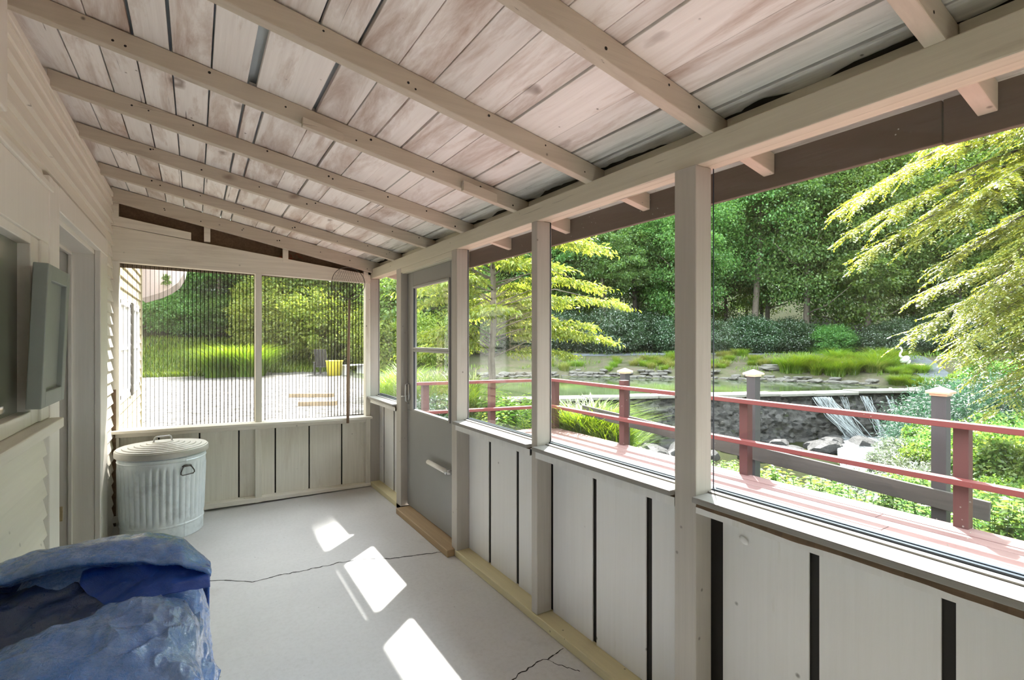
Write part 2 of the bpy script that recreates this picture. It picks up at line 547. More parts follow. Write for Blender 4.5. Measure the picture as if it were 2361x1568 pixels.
class MB:
    """Collects shapes into one mesh."""
    def __init__(s):
        s.v = []
        s.f = []
        s.mi = []

    def raw(s, verts, faces, mi=0):
        b = len(s.v)
        s.v += [tuple(v) for v in verts]
        s.f += [tuple(i + b for i in f) for f in faces]
        s.mi += [mi] * len(faces)
        return s

    def hexa(s, p, mi=0):
        return s.raw(p, [(0, 3, 2, 1), (4, 5, 6, 7), (0, 1, 5, 4), (1, 2, 6, 5), (2, 3, 7, 6), (3, 0, 4, 7)], mi)

    def box(s, x0, x1, y0, y1, z0, z1, mi=0, fx=None):
        p = [(x0, y0, z0), (x1, y0, z0), (x1, y1, z0), (x0, y1, z0), (x0, y0, z1), (x1, y0, z1), (x1, y1, z1), (x0, y1, z1)]
        if fx: p = [fx(*q) for q in p]
        return s.hexa(p, mi)

    def obox(s, c, size, rot, mi=0):
        R = Euler(rot).to_matrix()
        hx, hy, hz = [k / 2 for k in size]
        p = [(-hx, -hy, -hz), (hx, -hy, -hz), (hx, hy, -hz), (-hx, hy, -hz), (-hx, -hy, hz), (hx, -hy, hz), (hx, hy, hz), (-hx, hy, hz)]
        return s.hexa([tuple(R @ Vector(q) + Vector(c)) for q in p], mi)

    def bar(s, a, b, w, h, mi=0, up=(0, 0, 1)):
        """Rectangular bar from a to b, w across, h along 'up'."""
        a, b = Vector(a), Vector(b)
        d = (b - a).normalized()
        sd = d.cross(Vector(up)).normalized() * (w / 2)
        u = sd.cross(d).normalized() * (h / 2)
        return s.hexa([a - sd - u, a + sd - u, b + sd - u, b - sd - u, a - sd + u, a + sd + u, b + sd + u, b - sd + u], mi)

    def tube(s, pts, r, n=8, mi=0, cap=True, closed=False):
        pts = [Vector(p) for p in pts]
        rr = r if hasattr(r, '__len__') else [r] * len(pts)
        b = len(s.v)
        N = len(pts)
        prev = None
        for i, p in enumerate(pts):
            if closed:
                d = pts[(i + 1) % N] - pts[i - 1]
            else:
                d = pts[min(i + 1, N - 1)] - pts[max(i - 1, 0)]
            d.normalize()
            if prev is None:
                ref = Vector((0, 0, 1)) if abs(d.z) < .9 else Vector((1, 0, 0))
                x = d.cross(ref).normalized()
            else:
                x = (prev - d * prev.dot(d)).normalized()
            prev = x
            y = d.cross(x)
            for k in range(n):
                a = 2 * math.pi * k / n
                s.v.append(tuple(p + (x * math.cos(a) + y * math.sin(a)) * rr[i]))
        for i in range(N if closed else N - 1):
            j = (i + 1) % N
            for k in range(n):
                k2 = (k + 1) % n
                s.f.append((b + i * n + k, b + i * n + k2, b + j * n + k2, b + j * n + k))
                s.mi.append(mi)
        if cap and not closed:
            s.f.append(tuple(b + k for k in range(n))[::-1]); s.mi.append(mi)
            s.f.append(tuple(b + (N - 1) * n + k for k in range(n))); s.mi.append(mi)
        return s

    def lathe(s, prof, n=48, c=(0, 0, 0), mi=0, fr=None):
        """prof: (r, z) list; fr(r, z, a) may change the radius."""
        b = len(s.v)
        for (r, z) in prof:
            for k in range(n):
                a = 2 * math.pi * k / n
                q = fr(r, z, a) if fr else r
                s.v.append((c[0] + q * math.cos(a), c[1] + q * math.sin(a), c[2] + z))
        for i in range(len(prof) - 1):
            for k in range(n):
                k2 = (k + 1) % n
                s.f.append((b + i * n + k, b + i * n + k2, b + (i + 1) * n + k2, b + (i + 1) * n + k))
                s.mi.append(mi)
        return s

    def ball(s, c, r, n=10, m=7, mi=0, jit=0.0, rng=None, rot=None):
        rx, ry, rz = r if hasattr(r, '__len__') else (r, r, r)
        b = len(s.v)
        R = Euler(rot).to_matrix() if rot else None
        for i in range(m + 1):
            t = math.pi * i / m
            for k in range(n):
                a = 2 * math.pi * k / n
                j = 1 + (rng.uniform(-jit, jit) if rng else 0)
                q = Vector((rx * math.sin(t) * math.cos(a) * j, ry * math.sin(t) * math.sin(a) * j, rz * math.cos(t) * j))
                if R: q = R @ q
                s.v.append((c[0] + q.x, c[1] + q.y, c[2] + q.z))
        for i in range(m):
            for k in range(n):
                k2 = (k + 1) % n
                s.f.append((b + i * n + k, b + (i + 1) * n + k, b + (i + 1) * n + k2, b + i * n + k2))
                s.mi.append(mi)
        return s

    def mesh(s, name):
        me = bpy.data.meshes.new(name)
        me.from_pydata(s.v, [], s.f)
        if any(s.mi):
            me.polygons.foreach_set('material_index', s.mi)
        me.update()
        return me

    def build(s, name, mats, parent=None, smooth=False, bevel=0.0, loc=None):
        return link(name, s.mesh(name), mats, parent, smooth, bevel, loc)


def np_mesh(name, verts, faces, nper):
    """Fast mesh: verts (N,3), faces (F,nper)."""
    me = bpy.data.meshes.new(name)
    me.vertices.add(len(verts))
    me.vertices.foreach_set('co', np.asarray(verts, np.float32).ravel())
    F = len(faces)
    me.loops.add(F * nper)
    me.loops.foreach_set('vertex_index', np.asarray(faces, np.int32).ravel())
    me.polygons.add(F)
    me.polygons.foreach_set('loop_start', np.arange(0, F * nper, nper, dtype=np.int32))
    me.polygons.foreach_set('loop_total', np.full(F, nper, np.int32))
    me.update()
    me.validate()
    return me


# ------------------------------------------------------------------ numpy noise
def _hash(ix, iy, iz):
    h = (ix * 374761393 + iy * 668265263 + iz * 2147483647 + 1013904223) & 0xffffffff
    h = ((h ^ (h >> 13)) * 1274126177) & 0xffffffff
    return ((h ^ (h >> 16)) & 0xffff) / 65535.0


def vnoise(x, y, z=0.0):
    x, y = np.asarray(x, float), np.asarray(y, float)
    z = np.zeros_like(x) + z
    i = [np.floor(q).astype(np.int64) for q in (x, y, z)]
    f = [q - k for q, k in zip((x, y, z), i)]
    f = [q * q * (3 - 2 * q) for q in f]
    r = 0
    for dx in (0, 1):
        for dy in (0, 1):
            for dz in (0, 1):
                w = (f[0] if dx else 1 - f[0]) * (f[1] if dy else 1 - f[1]) * (f[2] if dz else 1 - f[2])
                r = r + w * _hash(i[0] + dx, i[1] + dy, i[2] + dz)
    return r


def fbm(x, y, z=0.0, o=4):
    r, a, s = 0, .5, 1.0
    for k in range(o):
        r = r + a * vnoise(x * s + 17.3 * k, y * s - 9.1 * k, np.asarray(z) * s)
        a *= .5
        s *= 2.03
    return r


def sstep(a, b, x):
    t = np.clip((np.asarray(x, float) - a) / (b - a), 0, 1)
    return t * t * (3 - 2 * t)


# ------------------------------------------------------------------ leaf and grass builders
def unit(v):
    return v / (np.linalg.norm(v, axis=-1, keepdims=True) + 1e-9)


def leaves(base, dirv, nrm, L, W, fold=.25, droop=.15):
    """One folded four-point leaf at each base point; returns verts and quad faces."""
    n = len(base)
    L = np.broadcast_to(np.asarray(L, float), (n,))[:, None]
    W = np.broadcast_to(np.asarray(W, float), (n,))[:, None]
    d = unit(dirv)
    s = unit(np.cross(d, nrm))
    u = unit(np.cross(s, d))
    mid = base + d * L * .45 + u * L * fold * .3
    tip = base + d * L - u * L * droop
    V = np.stack([base, mid + s * W * .5, tip, mid - s * W * .5], 1).reshape(-1, 3)
    F = np.arange(n * 4).reshape(n, 4)
    return V, F


def clump_crown(rng, cen, rad, n_clump, per, leaf, spread=.22, up=.5, flat=.6, surf=.55):
    """Leaf positions in clumps filling an ellipsoid crown."""
    cen, rad = np.array(cen, float), np.array(rad, float)
    d = unit(rng.normal(size=(n_clump, 3)))
    r = surf + (1 - surf) * rng.random((n_clump, 1)) ** .5
    r = np.where(rng.random((n_clump, 1)) < .2, rng.random((n_clump, 1)), r)
    cc = cen + d * r * rad
    R = spread * rad.mean()
    p = rng.normal(size=(n_clump, per, 3)) * np.array([1, 1, flat]) * R * .5
    p = (cc[:, None, :] + p).reshape(-1, 3)
    out = unit(p - cen)
    dv = unit(out * .7 + rng.normal(size=p.shape) * .8 + np.array([0, 0, -.25]))
    nv = unit(rng.normal(size=p.shape) * .55 + np.array([0, 0, 1.0]) * up + out * .4)
    L = leaf * (0.7 + .6 * rng.random(len(p)))
    return p, dv, nv, L


def foliage(name, rng, specs, mats, wid=.6, parent=None):
    V, F, off = [], [], 0
    for (cen, rad, nc, per, leaf, spread) in specs:
        p, d, n, L = clump_crown(rng, cen, rad, nc, per, leaf, spread)
        v, f = leaves(p, d, n, L, L * wid)
        V.append(v); F.append(f + off); off += len(v)
    me = np_mesh(name, np.concatenate(V), np.concatenate(F), 4)
    return link(name, me, mats, parent)


def blades_mesh(name, rng, base, h, w, lean=.5, seg=3):
    """Bent tapering grass blades."""
    n = len(base)
    h = h * (.6 + .7 * rng.random(n))
    a = rng.random(n) * 2 * np.pi
    dv = np.stack([np.cos(a), np.sin(a), np.zeros(n)], 1)
    sd = np.stack([-np.sin(a), np.cos(a), np.zeros(n)], 1)
    ln = lean * (.3 + rng.random(n)) * h
    V = []
    for k in range(seg + 1):
        t = k / seg
        c = base + dv * (ln * t * t)[:, None] + np.stack([np.zeros(n), np.zeros(n), h * (t - .28 * lean * t ** 3)], 1)
        ww = (w * (1 - t ** 1.5) + w * .06) * .5
        V += [c - sd * ww, c + sd * ww]
    V = np.stack(V, 1).reshape(-1, 3)
    o = np.arange(n)[:, None] * (2 * (seg + 1))
    F = np.concatenate([o + np.array([2 * k, 2 * k + 1, 2 * k + 3, 2 * k + 2]) for k in range(seg)], 0)
    return np_mesh(name, V, F, 4)


def trunk_pts(rng, h, lean=.08, n=7):
    p = []
    x = y = 0.0
    for i in range(n):
        p.append((x, y, h * i / (n - 1)))
        x += rng.normal() * lean * h / n
        y += rng.normal() * lean * h / n
    return p


# ================================================================== THE PORCH
def struct(name, loc=(0, 0, 0)):
    return tag(empty(name, loc), kind='structure')


XL = -0.55                     # face of the house wall
YB = -0.95                     # rear end just behind the camera
def zc(x): return 2.488 - .201 * x        # underside of roof boards
def zr(x): return 2.412 - .203 * x        # underside of rafters

# floor, with its two hairline cracks as part of the slab
b = MB()
b.box(-.74, 1.60, YB, 4.97, -.16, 0)
def crack(pts, w):
    r = random.Random(3)
    fine = []
    for (p, q) in zip(pts[:-1], pts[1:]):
        for k in range(6):
            t = k / 6
            fine.append((p[0] + (q[0] - p[0]) * t + r.uniform(-.006, .006), p[1] + (q[1] - p[1]) * t + r.uniform(-.008, .008)))
    fine.append(pts[-1])
    for i in range(len(fine) - 1):
        (x0, y0), (x1, y1) = fine[i], fine[i + 1]
        d = Vector((x1 - x0, y1 - y0)).normalized()
        n = Vector((-d.y, d.x)) * w * r.uniform(.5, 1.2)
        b.raw([(x0 - n.x, y0 - n.y, .0007), (x1 - n.x, y1 - n.y, .0007), (x1 + n.x, y1 + n.y, .0007), (x0 + n.x, y0 + n.y, .0007)], [(0, 1, 2, 3)], 1)
crack([(-.28, 3.62), (-.08, 3.56), (.075, 3.468), (.28, 3.313), (.42, 3.314), (.541, 3.304), (.681, 3.299), (.80, 3.296), (.905, 3.275), (1.076, 3.181), (1.24, 3.14), (1.44, 3.08)], .0045)
crack([(1.08, 1.74), (1.123, 1.772), (1.245, 1.803), (1.328, 1.804), (1.44, 1.824)], .003)
crack([(1.328, 1.804), (1.36, 1.72), (1.40, 1.66)], .002)
floor_o = tag(b.build('floor', [M['concrete'], M['dark']]), kind='structure')

# roof boards: gap positions differ from stretch to stretch; two gaps are wide and show the roof metal
ga = [-.45, -.32, -.20, -.07, .06, .20, .33, .453, .585, .713, .838, .965, 1.04, 1.216, 1.342, 1.453, 1.60, 1.73]
gb = [-.45, -.32, -.192, -.077, .052, (.19, .034), (.425, .02), .562, .687, .808, .935, 1.013, 1.191, 1.307, 1.42, 1.56, 1.70]
gc = [-.43, -.31, -.194, -.078, .049, .177, .251, .435, .56, .687, .81, .935, 1.015, 1.19, 1.305, 1.43, 1.56, 1.70]
b = MB()
r = random.Random(11)
for (y0, y1, gl) in ((YB, .45, ga), (.45, 1.66, ga), (1.66, 2.255, gb), (2.255, 4.97, gc)):
    edges = [(-.57, 0.0)] + [g if isinstance(g, tuple) else (g, r.choice((.003, .006, .008, .011))) for g in gl] + [(1.85, 0.0)]
    for (e0, w0), (e1, w1) in zip(edges[:-1], edges[1:]):
        x0, x1 = e0 + w0 / 2, e1 - w1 / 2
        dz = r.uniform(-.003, .003)
        ya, yb = y0 + .001, y1 - .001
        P = [(x0, ya, zc(x0) + dz), (x1, ya, zc(x1) + dz), (x1, yb, zc(x1) + dz), (x0, yb, zc(x0) + dz)]
        b.hexa(P + [(p[0], p[1], p[2] + .02) for p in P], 1 if x0 > 1.28 else 0)
# rotten dark edge where the boards meet the frieze
N = 260
for k in range(N):
    ya, yb = .2 + 4.6 * k / N, .2 + 4.6 * (k + 1) / N
    wv = float(fbm(np.array([ya * 5.5]), np.array([3.0]), 0, 4)[0])
    wv2 = float(fbm(np.array([yb * 5.5]), np.array([3.0]), 0, 4)[0])
    f = lambda q: .042 * max(0, q - .42) / .33
    if f(wv) + f(wv2) > .002:
        b.raw([(1.523 - f(wv), ya, zc(1.523 - f(wv)) - .0045), (1.523 - f(wv2), yb, zc(1.523 - f(wv2)) - .0045), (1.523, yb, zc(1.523) - .0045), (1.523, ya, zc(1.523) - .0045)], [(0, 1, 2, 3)], 2)
tag(b.build('ceiling', [M['ceiling'], M['eave_board'], M['dark']], bevel=.0015), kind='structure')
b = MB()
b.hexa([(-.62, YB, zc(-.62) + .034), (1.87, YB, zc(1.87) + .034), (1.87, 4.99, zc(1.87) + .034), (-.62, 4.99, zc(-.62) + .034),
        (-.62, YB, zc(-.62) + .06), (1.87, YB, zc(1.87) + .06), (1.87, 4.99, zc(1.87) + .06), (-.62, 4.99, zc(-.62) + .06)])
tag(b.build('roof', M['roofmetal']), kind='structure')

# rafters, one object each
RY = [4.85, 4.23, 3.52, 2.90, 2.275, 1.68, 1.08, .473, -.13, -.74, -1.35, -1.96]
RL = ['painted rafter tight against the far corrugated wall',
      'second painted rafter from the far corrugated wall',
      'third painted rafter from the far corrugated wall',
      'fourth painted rafter from the far corrugated wall, above the house doorway',
      'painted rafter with two wooden blocks nailed to its side',
      'painted rafter with black mildew near its eave end, roof gaps behind it',
      'painted rafter meeting the beam right above the wide square post',
      'painted rafter nearest the camera at the upper right corner',
      'painted rafter above the camera', 'painted rafter behind the camera', 'painted rafter behind the camera', 'painted rafter behind the camera']
for i, y in enumerate(RY):
    if y < 0: continue
    lo = -.035 if i == 0 else 0.0
    b = MB()
    x0, x1 = -.535, 1.812
    n = 14
    r = random.Random(i)
    for k in range(n):                      # slightly wavy old timber
        xa, xb = x0 + (x1 - x0) * k / n, x0 + (x1 - x0) * (k + 1) / n
        w = lambda x: .002 * math.sin(x * 5 + i * 2.1)
        P = []
        for dz in (0, 1):
            for (x, yy) in ((xa, y - .042), (xb, y - .042), (xb, y), (xa, y)):
                P.append((x, yy + w(x), (zr(x) + lo + w(x)) if dz == 0 else zc(x) - .004))
        f = [(0, 3, 2, 1), (4, 5, 6, 7), (0, 1, 5, 4), (2, 3, 7, 6)]
        if k == 0: f.append((3, 0, 4, 7))
        if k == n - 1: f.append((1, 2, 6, 5))
        b.raw(P, f)
    for q in range(9):                       # old nail holes
        xq = (-.23, -.19, .02, .33, .62, .64, .95, 1.22, 1.40)[q] + r.uniform(-.03, .03)
        zq = zr(xq) + lo + r.uniform(.018, .06)
        nr = r.uniform(.0035, .006)
        yq = y - .0428 + .002 * math.sin(xq * 5 + i * 2.1)
        b.raw([(xq + nr * math.cos(a * .785), yq, zq + nr * math.sin(a * .785)) for a in range(8)], [tuple(range(8))], 1)
    me = b.mesh('rafter')
    bm = bmesh.new(); bm.from_mesh(me); bmesh.ops.remove_doubles(bm, verts=bm.verts, dist=1e-5); bm.to_mesh(me); bm.free()
    o = link('rafter', me, [M['rafter'], M['dark']], bevel=.003)
    tag(o, RL[i], 'rafter', 'roof rafters of the porch')
    if abs(y - 2.275) < .01:
        for (xa, xb, za, zb) in ((.374, .54, 2.318, 2.368), (1.117, 1.31, 2.17, 2.232)):
            q = MB()
            sl = -.203
            q.hexa([(xa, 2.205, za), (xb, 2.205, za + sl * (xb - xa)), (xb, 2.234, za + sl * (xb - xa)), (xa, 2.234, za),
                    (xa, 2.205, zb - .012), (xb, 2.205, zb - .012 + sl * (xb - xa)), (xb, 2.234, zb - .012 + sl * (xb - xa)), (xa, 2.234, zb - .012)])
            blk = q.build('nailed_block', M['rafter'], o, bevel=.003)
            blk['label'] = 'short wooden block nailed to the rafter side'

# header beam over the right wall, frieze boards above it, fascia outside
b = MB()
b.box(1.45, 1.497, YB, 4.872, 2.03, 2.12)
b.box(1.499, 1.548, YB, 4.96, 2.032, 2.12)
tag(b.build('trim_1', M['beam'], bevel=.004), kind='structure')
b = MB()
ys = [YB] + sorted(RY) + [4.97]
for y0, y1 in zip(ys[:-1], ys[1:]):
    if y1 - .042 - y0 > .03:
        b.box(1.520, 1.545, y0 + .002, y1 - .044, 2.121, 2.178)
tag(b.build('trim_2', M['beam'], bevel=.003), kind='structure')
b = MB()
b.box(1.815, 1.84, .55, 4.99, 1.998, 2.125)
b.box(1.816, 1.841, YB, .547, 1.992, 2.125)
tag(b.build('trim_3', M['brown'], bevel=.003), kind='structure')

# ------------------------------------------------------------------ right wall
def post(y0, y1, label, x0=1.45, x1=1.542, z0=0.0, z1=2.031, m='post'):
    b = MB()
    b.box(x0, x1, y0, y1, z0, z1)
    o = b.build('window_post', M[m], bevel=.004)
    return tag(o, label, 'post', 'upright posts of the window wall')

post(4.872, 4.96, 'pink-lit corner post where the corrugated wall meets the window wall')
post(4.02, 4.13, 'cream post on the latch side of the grey storm door')
post(2.962, 3.042, 'cream post on the closer side of the grey storm door')
post(2.05, 2.10, 'slim cream stud between the two windows nearest the storm door', z0=.045)
post(1.10, 1.19, 'wide square cream post, the thickest one, reaching the floor', x0=1.44, x1=1.525)
post(.10, .19, 'cream post beside the camera, at the near end of the window wall')

b = MB()
for k in range(14):
    b.box(-.55 + k * .15, -.553 + (k + 1) * .15, YB - .02, YB, 0, 2.56)
tag(b.build('wall_rear', M['farboard']), kind='structure')
wr = struct('wall_right')
gapw = .028
def bay_boards(y0, y1, gaps):
    b = MB()
    cuts = [y0] + [v for g in sorted(gaps) for v in (g - gapw, g)] + [y1]
    r = random.Random(int(y0 * 100))
    for k in range(0, len(cuts), 2):
        if cuts[k + 1] - cuts[k] > .01:
            d = r.uniform(-.002, .002)
            b.box(1.54 + d, 1.547 + d, cuts[k], cuts[k + 1], .03, .875)
    b.build('wall_boards', M['panel'], wr, bevel=.0015)
    q = MB()
    q.box(1.5505, 1.578, y0 - .04, y1 + .04, .0, .90)
    o = q.build('dark_backing', M['dark'], wr)
bay_boards(4.13, 4.872, [4.756, 4.467])
bay_boards(2.10, 2.962, [2.70, 2.383])
bay_boards(1.19, 2.05, [2.066, 1.737, 1.413])
bay_boards(.19, 1.10, [1.094, .779, .468])
bay_boards(YB, .10, [-.1, -.42, -.74])
bp = MB()
bp.box(1.448, 1.557, YB, 2.985, 0, .043)
bp.box(1.45, 1.557, 4.02, 4.872, 0, .043)
tag(bp.build('baseboard_right', M['plate'], bevel=.004), kind='structure')
b = MB()
b.box(1.395, 1.535, 2.992, 3.985, 0, .046)
tag(b.build('trim_4', M['threshold'], bevel=.005), kind='structure')
b = MB()
b.box(1.462, 1.535, 3.043, 4.02, 1.985, 2.03)
b.box(1.452, 1.47, 3.043, 4.13, 1.992, 2.03)
tag(b.build('trim_5', M['beam'], bevel=.003), kind='structure')

def window_bay(n, y0, y1, zs=.897, peel=False, mats='sill'):
    w = struct('window_%d' % n)
    b = MB()
    b.box(1.415, 1.537, y0 + .002, y1 - .002, zs - .020, zs)
    b.box(1.500, 1.522, y0 + .002, y1 - .002, zs, zs + .006)
    o = b.build('window_sill', M['sill'], w, bevel=.003)
    # ledger rail beneath, paint peeled to bare wood along the top where 'peel'
    b = MB()
    N = 40
    zt, zb_ = zs - .024, zs - .060
    ny = [y0 + (y1 - y0) * k / N for k in range(N + 1)]
    pl = []
    for y in ny:
        f = .12 + .10 * math.sin(y * 9) if not peel else (.30 + .5 * float(fbm(np.array([y * 5.0]), np.array([1.7]))[0]))
        pl.append(zt - (zt - zb_) * min(.95, f) if peel else zt - .004)
    for k in range(N):
        a, c = ny[k], ny[k + 1]
        b.raw([(1.44, a, zb_), (1.44, c, zb_), (1.44, c, pl[k + 1]), (1.44, a, pl[k])], [(0, 3, 2, 1)], 0)
        b.raw([(1.44, a, pl[k]), (1.44, c, pl[k + 1]), (1.446, c, zt), (1.446, a, zt)], [(0, 3, 2, 1)], 1)
        b.raw([(1.446, a, zt), (1.446, c, zt), (1.53, c, zt), (1.53, a, zt)], [(0, 3, 2, 1)], 1)
        b.raw([(1.44, a, zb_), (1.44, c, zb_), (1.53, c, zb_), (1.53, a, zb_)], [(0, 1, 2, 3)], 0)
    b.build('ledger_rail', [M['panel'], M['bare']], w)
    b = MB()
    b.box(1.522, 1.533, y0 + .004, y1 - .004, zs, zs + .012)
    b.box(1.543, 1.552, y0 + .004, y1 - .004, zs, zs + .012)
    b.box(1.531, 1.5355, y1 - .003, y1 - .001, zs, 2.03)
    b.build('window_gasket', M['gasket'], w)
    b = MB()
    b.box(1.5365, 1.5395, y0 + .002, y1 - .002, zs + .001, 2.031)
    b.build('window_pane', M['glass'], w)
window_bay(1, 4.13, 4.872, .882)
window_bay(2, 2.10, 2.962, .90)
window_bay(3, 1.19, 2.05, .897)
window_bay(4, .19, 1.10, .90, True)
window_bay(5, YB, .10, .90, True)

# grey storm door
d = struct('door_1')
b = MB()
X0, X1 = 1.505, 1.538
ya, yb = 3.046, 4.0155
gy0, gy1 = 3.175, 3.885
b.box(X0, X1, ya, yb, .052, .848)
b.box(X0, X1, ya, gy0, .848, 1.985)
b.box(X0, X1, gy1, yb, .848, 1.985)
b.box(X0, X1, gy0, gy1, 1.868, 1.985)
b.build('door_panel', M['door'], d, bevel=.003)
for (z0, z1) in ((.848, 1.352), (1.352, 1.868)):
    f = MB()
    for q in ((gy0, gy0 + .022, z0, z1), (gy1 - .022, gy1, z0, z1), (gy0 + .022, gy1 - .022, z0, z0 + .018), (gy0 + .022, gy1 - .022, z1 - .018, z1)):
        f.box(1.496, 1.53, *q)
    fo = f.build('glass_frame', M['doorframe'], d, bevel=.003)
    g = MB()
    g.box(1.514, 1.517, gy0 + .02, gy1 - .02, z0 + .016, z1 - .016)
    g.build('door_pane', M['glass'], fo)
    g = MB()
    g.box(1.5035, 1.512, gy1 - .028, gy1 - .022, z0 + .018, z1 - .018)
    g.build('pane_gasket', M['gasket'], fo)
c = MB()
c.tube([(1.475, 3.50, .515), (1.472, 3.19, .515)], .017, 14)
co = c.build('door_closer', M['casing'], d, True)
c = MB()
c.tube([(1.472, 3.19, .515), (1.472, 3.10, .515)], .007, 8)
c.tube([(1.472, 3.165, .515), (1.472, 3.155, .515)], .021, 14)
c.box(1.466, 1.506, 3.135, 3.15, .50, .53)
c.build('closer_rod', M['metal_light'], co, True)
h = MB()
h.box(1.495, 1.506, 3.955, 3.985, .93, 1.06)
h.tube([(1.498, 3.965, 1.07), (1.47, 3.962, 1.06), (1.468, 3.962, .99), (1.47, 3.962, .93), (1.498, 3.965, .90)], .005, 8)
h.tube([(1.50, 3.98, .965), (1.46, 3.985, .962), (1.448, 4.0, .96)], .006, 8)
h.build('door_handle', M['metal_light'], d, True)

# ------------------------------------------------------------------ far wall with the corrugated sheets
def tz(x, z): return z - .024 * (x + .5)
wf = struct('wall_far')
b = MB()
gl = [-.25, .029, .319, .607, .894, 1.189]
cuts = [-.55]
for g in gl: cuts += [g - .006, g + .006]
cuts.append(1.45)
r = random.Random(5)
for k in range(0, len(cuts), 2):
    d_ = r.uniform(-.003, .003)
    b.box(cuts[k], cuts[k + 1], 4.93 + d_, 4.948 + d_, .05, .71, fx=lambda x, y, z: (x, y, tz(x, z)))
b.build('wall_boards', M['farboard'], wf, bevel=.0015)
b = MB()
b.box(-.55, 1.45, 4.952, 4.962, .0, .70)
b.build('dark_backing', M['dark'], wf)
b = MB()
b.box(-.556, -.498, 4.862, 4.95, .01, 2.04, fx=lambda x, y, z: (x, y, tz(x, z)))
b.build('wall_stud', M['farboard'], wf, bevel=.004)
b = MB()
b.box(.440, .491, 4.868, 4.95, .03, 2.035, fx=lambda x, y, z: (x, y, tz(x, z)))
b.build('wall_stud', M['farboard'], wf, bevel=.004)
b = MB()
b.box(1.402, 1.449, 4.868, 4.95, .01, 2.035, fx=lambda x, y, z: (x, y, tz(x, z)))
b.build('wall_stud', M['farboard'], wf, bevel=.004)
b = MB()
b.box(-.556, 1.449, 4.852, 4.95, .026, .078, fx=lambda x, y, z: (x, y, tz(x, z) if z > .05 else max(.004, tz(x, z))))
tag(b.build('baseboard_far', M['farhead'], bevel=.004), kind='structure')
b = MB()
b.hexa([(-.556, 4.866, tz(-.556, 2.03)), (1.449, 4.866, tz(1.449, 2.03)), (1.449, 4.93, tz(1.449, 2.03)), (-.556, 4.93, tz(-.556, 2.03)),
        (-.556, 4.866, 2.31), (1.449, 4.866, 2.068), (1.449, 4.93, 2.068), (-.556, 4.93, 2.31)])
b.hexa([(-.556, 4.866, 2.312), (-.03, 4.866, 2.252), (-.03, 4.93, 2.252), (-.556, 4.93, 2.312),
        (-.556, 4.866, 2.392), (-.03, 4.866, 2.312), (-.03, 4.93, 2.312), (-.556, 4.93, 2.392)])
b.build('header_board', M['farhead'], wf, bevel=.003)
b = MB()
for x in (-.545, .06, .66, 1.38):
    b.box(x, x + .045, 4.86, 4.90, zr(x) - .15, zr(x) + .01)
b.build('gap_block', M['farhead'], wf, bevel=.002)
b = MB()
b.hexa([(-.556, 4.952, 2.0), (1.55, 4.952, 2.0), (1.55, 4.965, 2.0), (-.556, 4.965, 2.0),
        (-.556, 4.952, zc(-.556)), (1.55, 4.952, zc(1.55)), (1.55, 4.965, zc(1.55)), (-.556, 4.965, zc(-.556))])
b.build('dark_backing', M['bare'], wf)

w7 = struct('window_6')
b = MB()
b.box(-.556, 1.449, 4.80, 4.95, .712, .735, fx=lambda x, y, z: (x, y, tz(x, z)))
b.box(-.52, 1.40, 4.858, 4.93, .675, .710, fx=lambda x, y, z: (x, y, tz(x, z)))
b.build('window_sill', M['farhead'], w7, bevel=.004)
def mk_sheet_mat(name, tr, dust):
    m = NT(name)
    m.n.remove(m.p)
    t = m.add('ShaderNodeBsdfTransparent'); t.inputs[0].default_value = (*tr, 1)
    g = m.add('ShaderNodeBsdfGlossy'); g.inputs['Roughness'].default_value = .15
    dd = m.add('ShaderNodeBsdfDiffuse'); dd.inputs[0].default_value = (.5, .47, .42, 1)
    mx = m.add('ShaderNodeMixShader'); mx.inputs[0].default_value = .05
    m.l.new(t.outputs[0], mx.inputs[1]); m.l.new(g.outputs[0], mx.inputs[2])
    mx2 = m.add('ShaderNodeMixShader')
    m.set(mx2.inputs[0], m.ramp(m.noise(m.coord((1, 1, .3)), 3, 5, .7), .3, .8, dust * .5, dust * 1.5))
    m.l.new(mx.outputs[0], mx2.inputs[1]); m.l.new(dd.outputs[0], mx2.inputs[2])
    m.l.new(mx2.outputs[0], m.out.inputs[0])
    return m.m
M['sheet'] = mk_sheet_mat('clear_corrugated_plastic', (.76, .735, .70), .20)
M['sheet_shade_line'] = mk_sheet_mat('corrugated_plastic_shade_line', (.10, .09, .085), .05)  # dark line seen in each steep corrugation side, put into the strip's tint
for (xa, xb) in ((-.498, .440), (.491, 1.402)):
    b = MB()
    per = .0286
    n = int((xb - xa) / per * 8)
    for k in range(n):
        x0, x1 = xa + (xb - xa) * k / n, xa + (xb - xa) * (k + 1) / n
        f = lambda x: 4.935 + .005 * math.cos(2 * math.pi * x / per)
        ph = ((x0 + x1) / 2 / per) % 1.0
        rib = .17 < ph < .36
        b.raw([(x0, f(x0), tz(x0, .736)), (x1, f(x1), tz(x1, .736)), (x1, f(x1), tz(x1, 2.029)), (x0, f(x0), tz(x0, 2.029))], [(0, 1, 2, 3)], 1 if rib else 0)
    b.build('corrugated_sheet', [M['sheet'], M['sheet_shade_line']], w7)

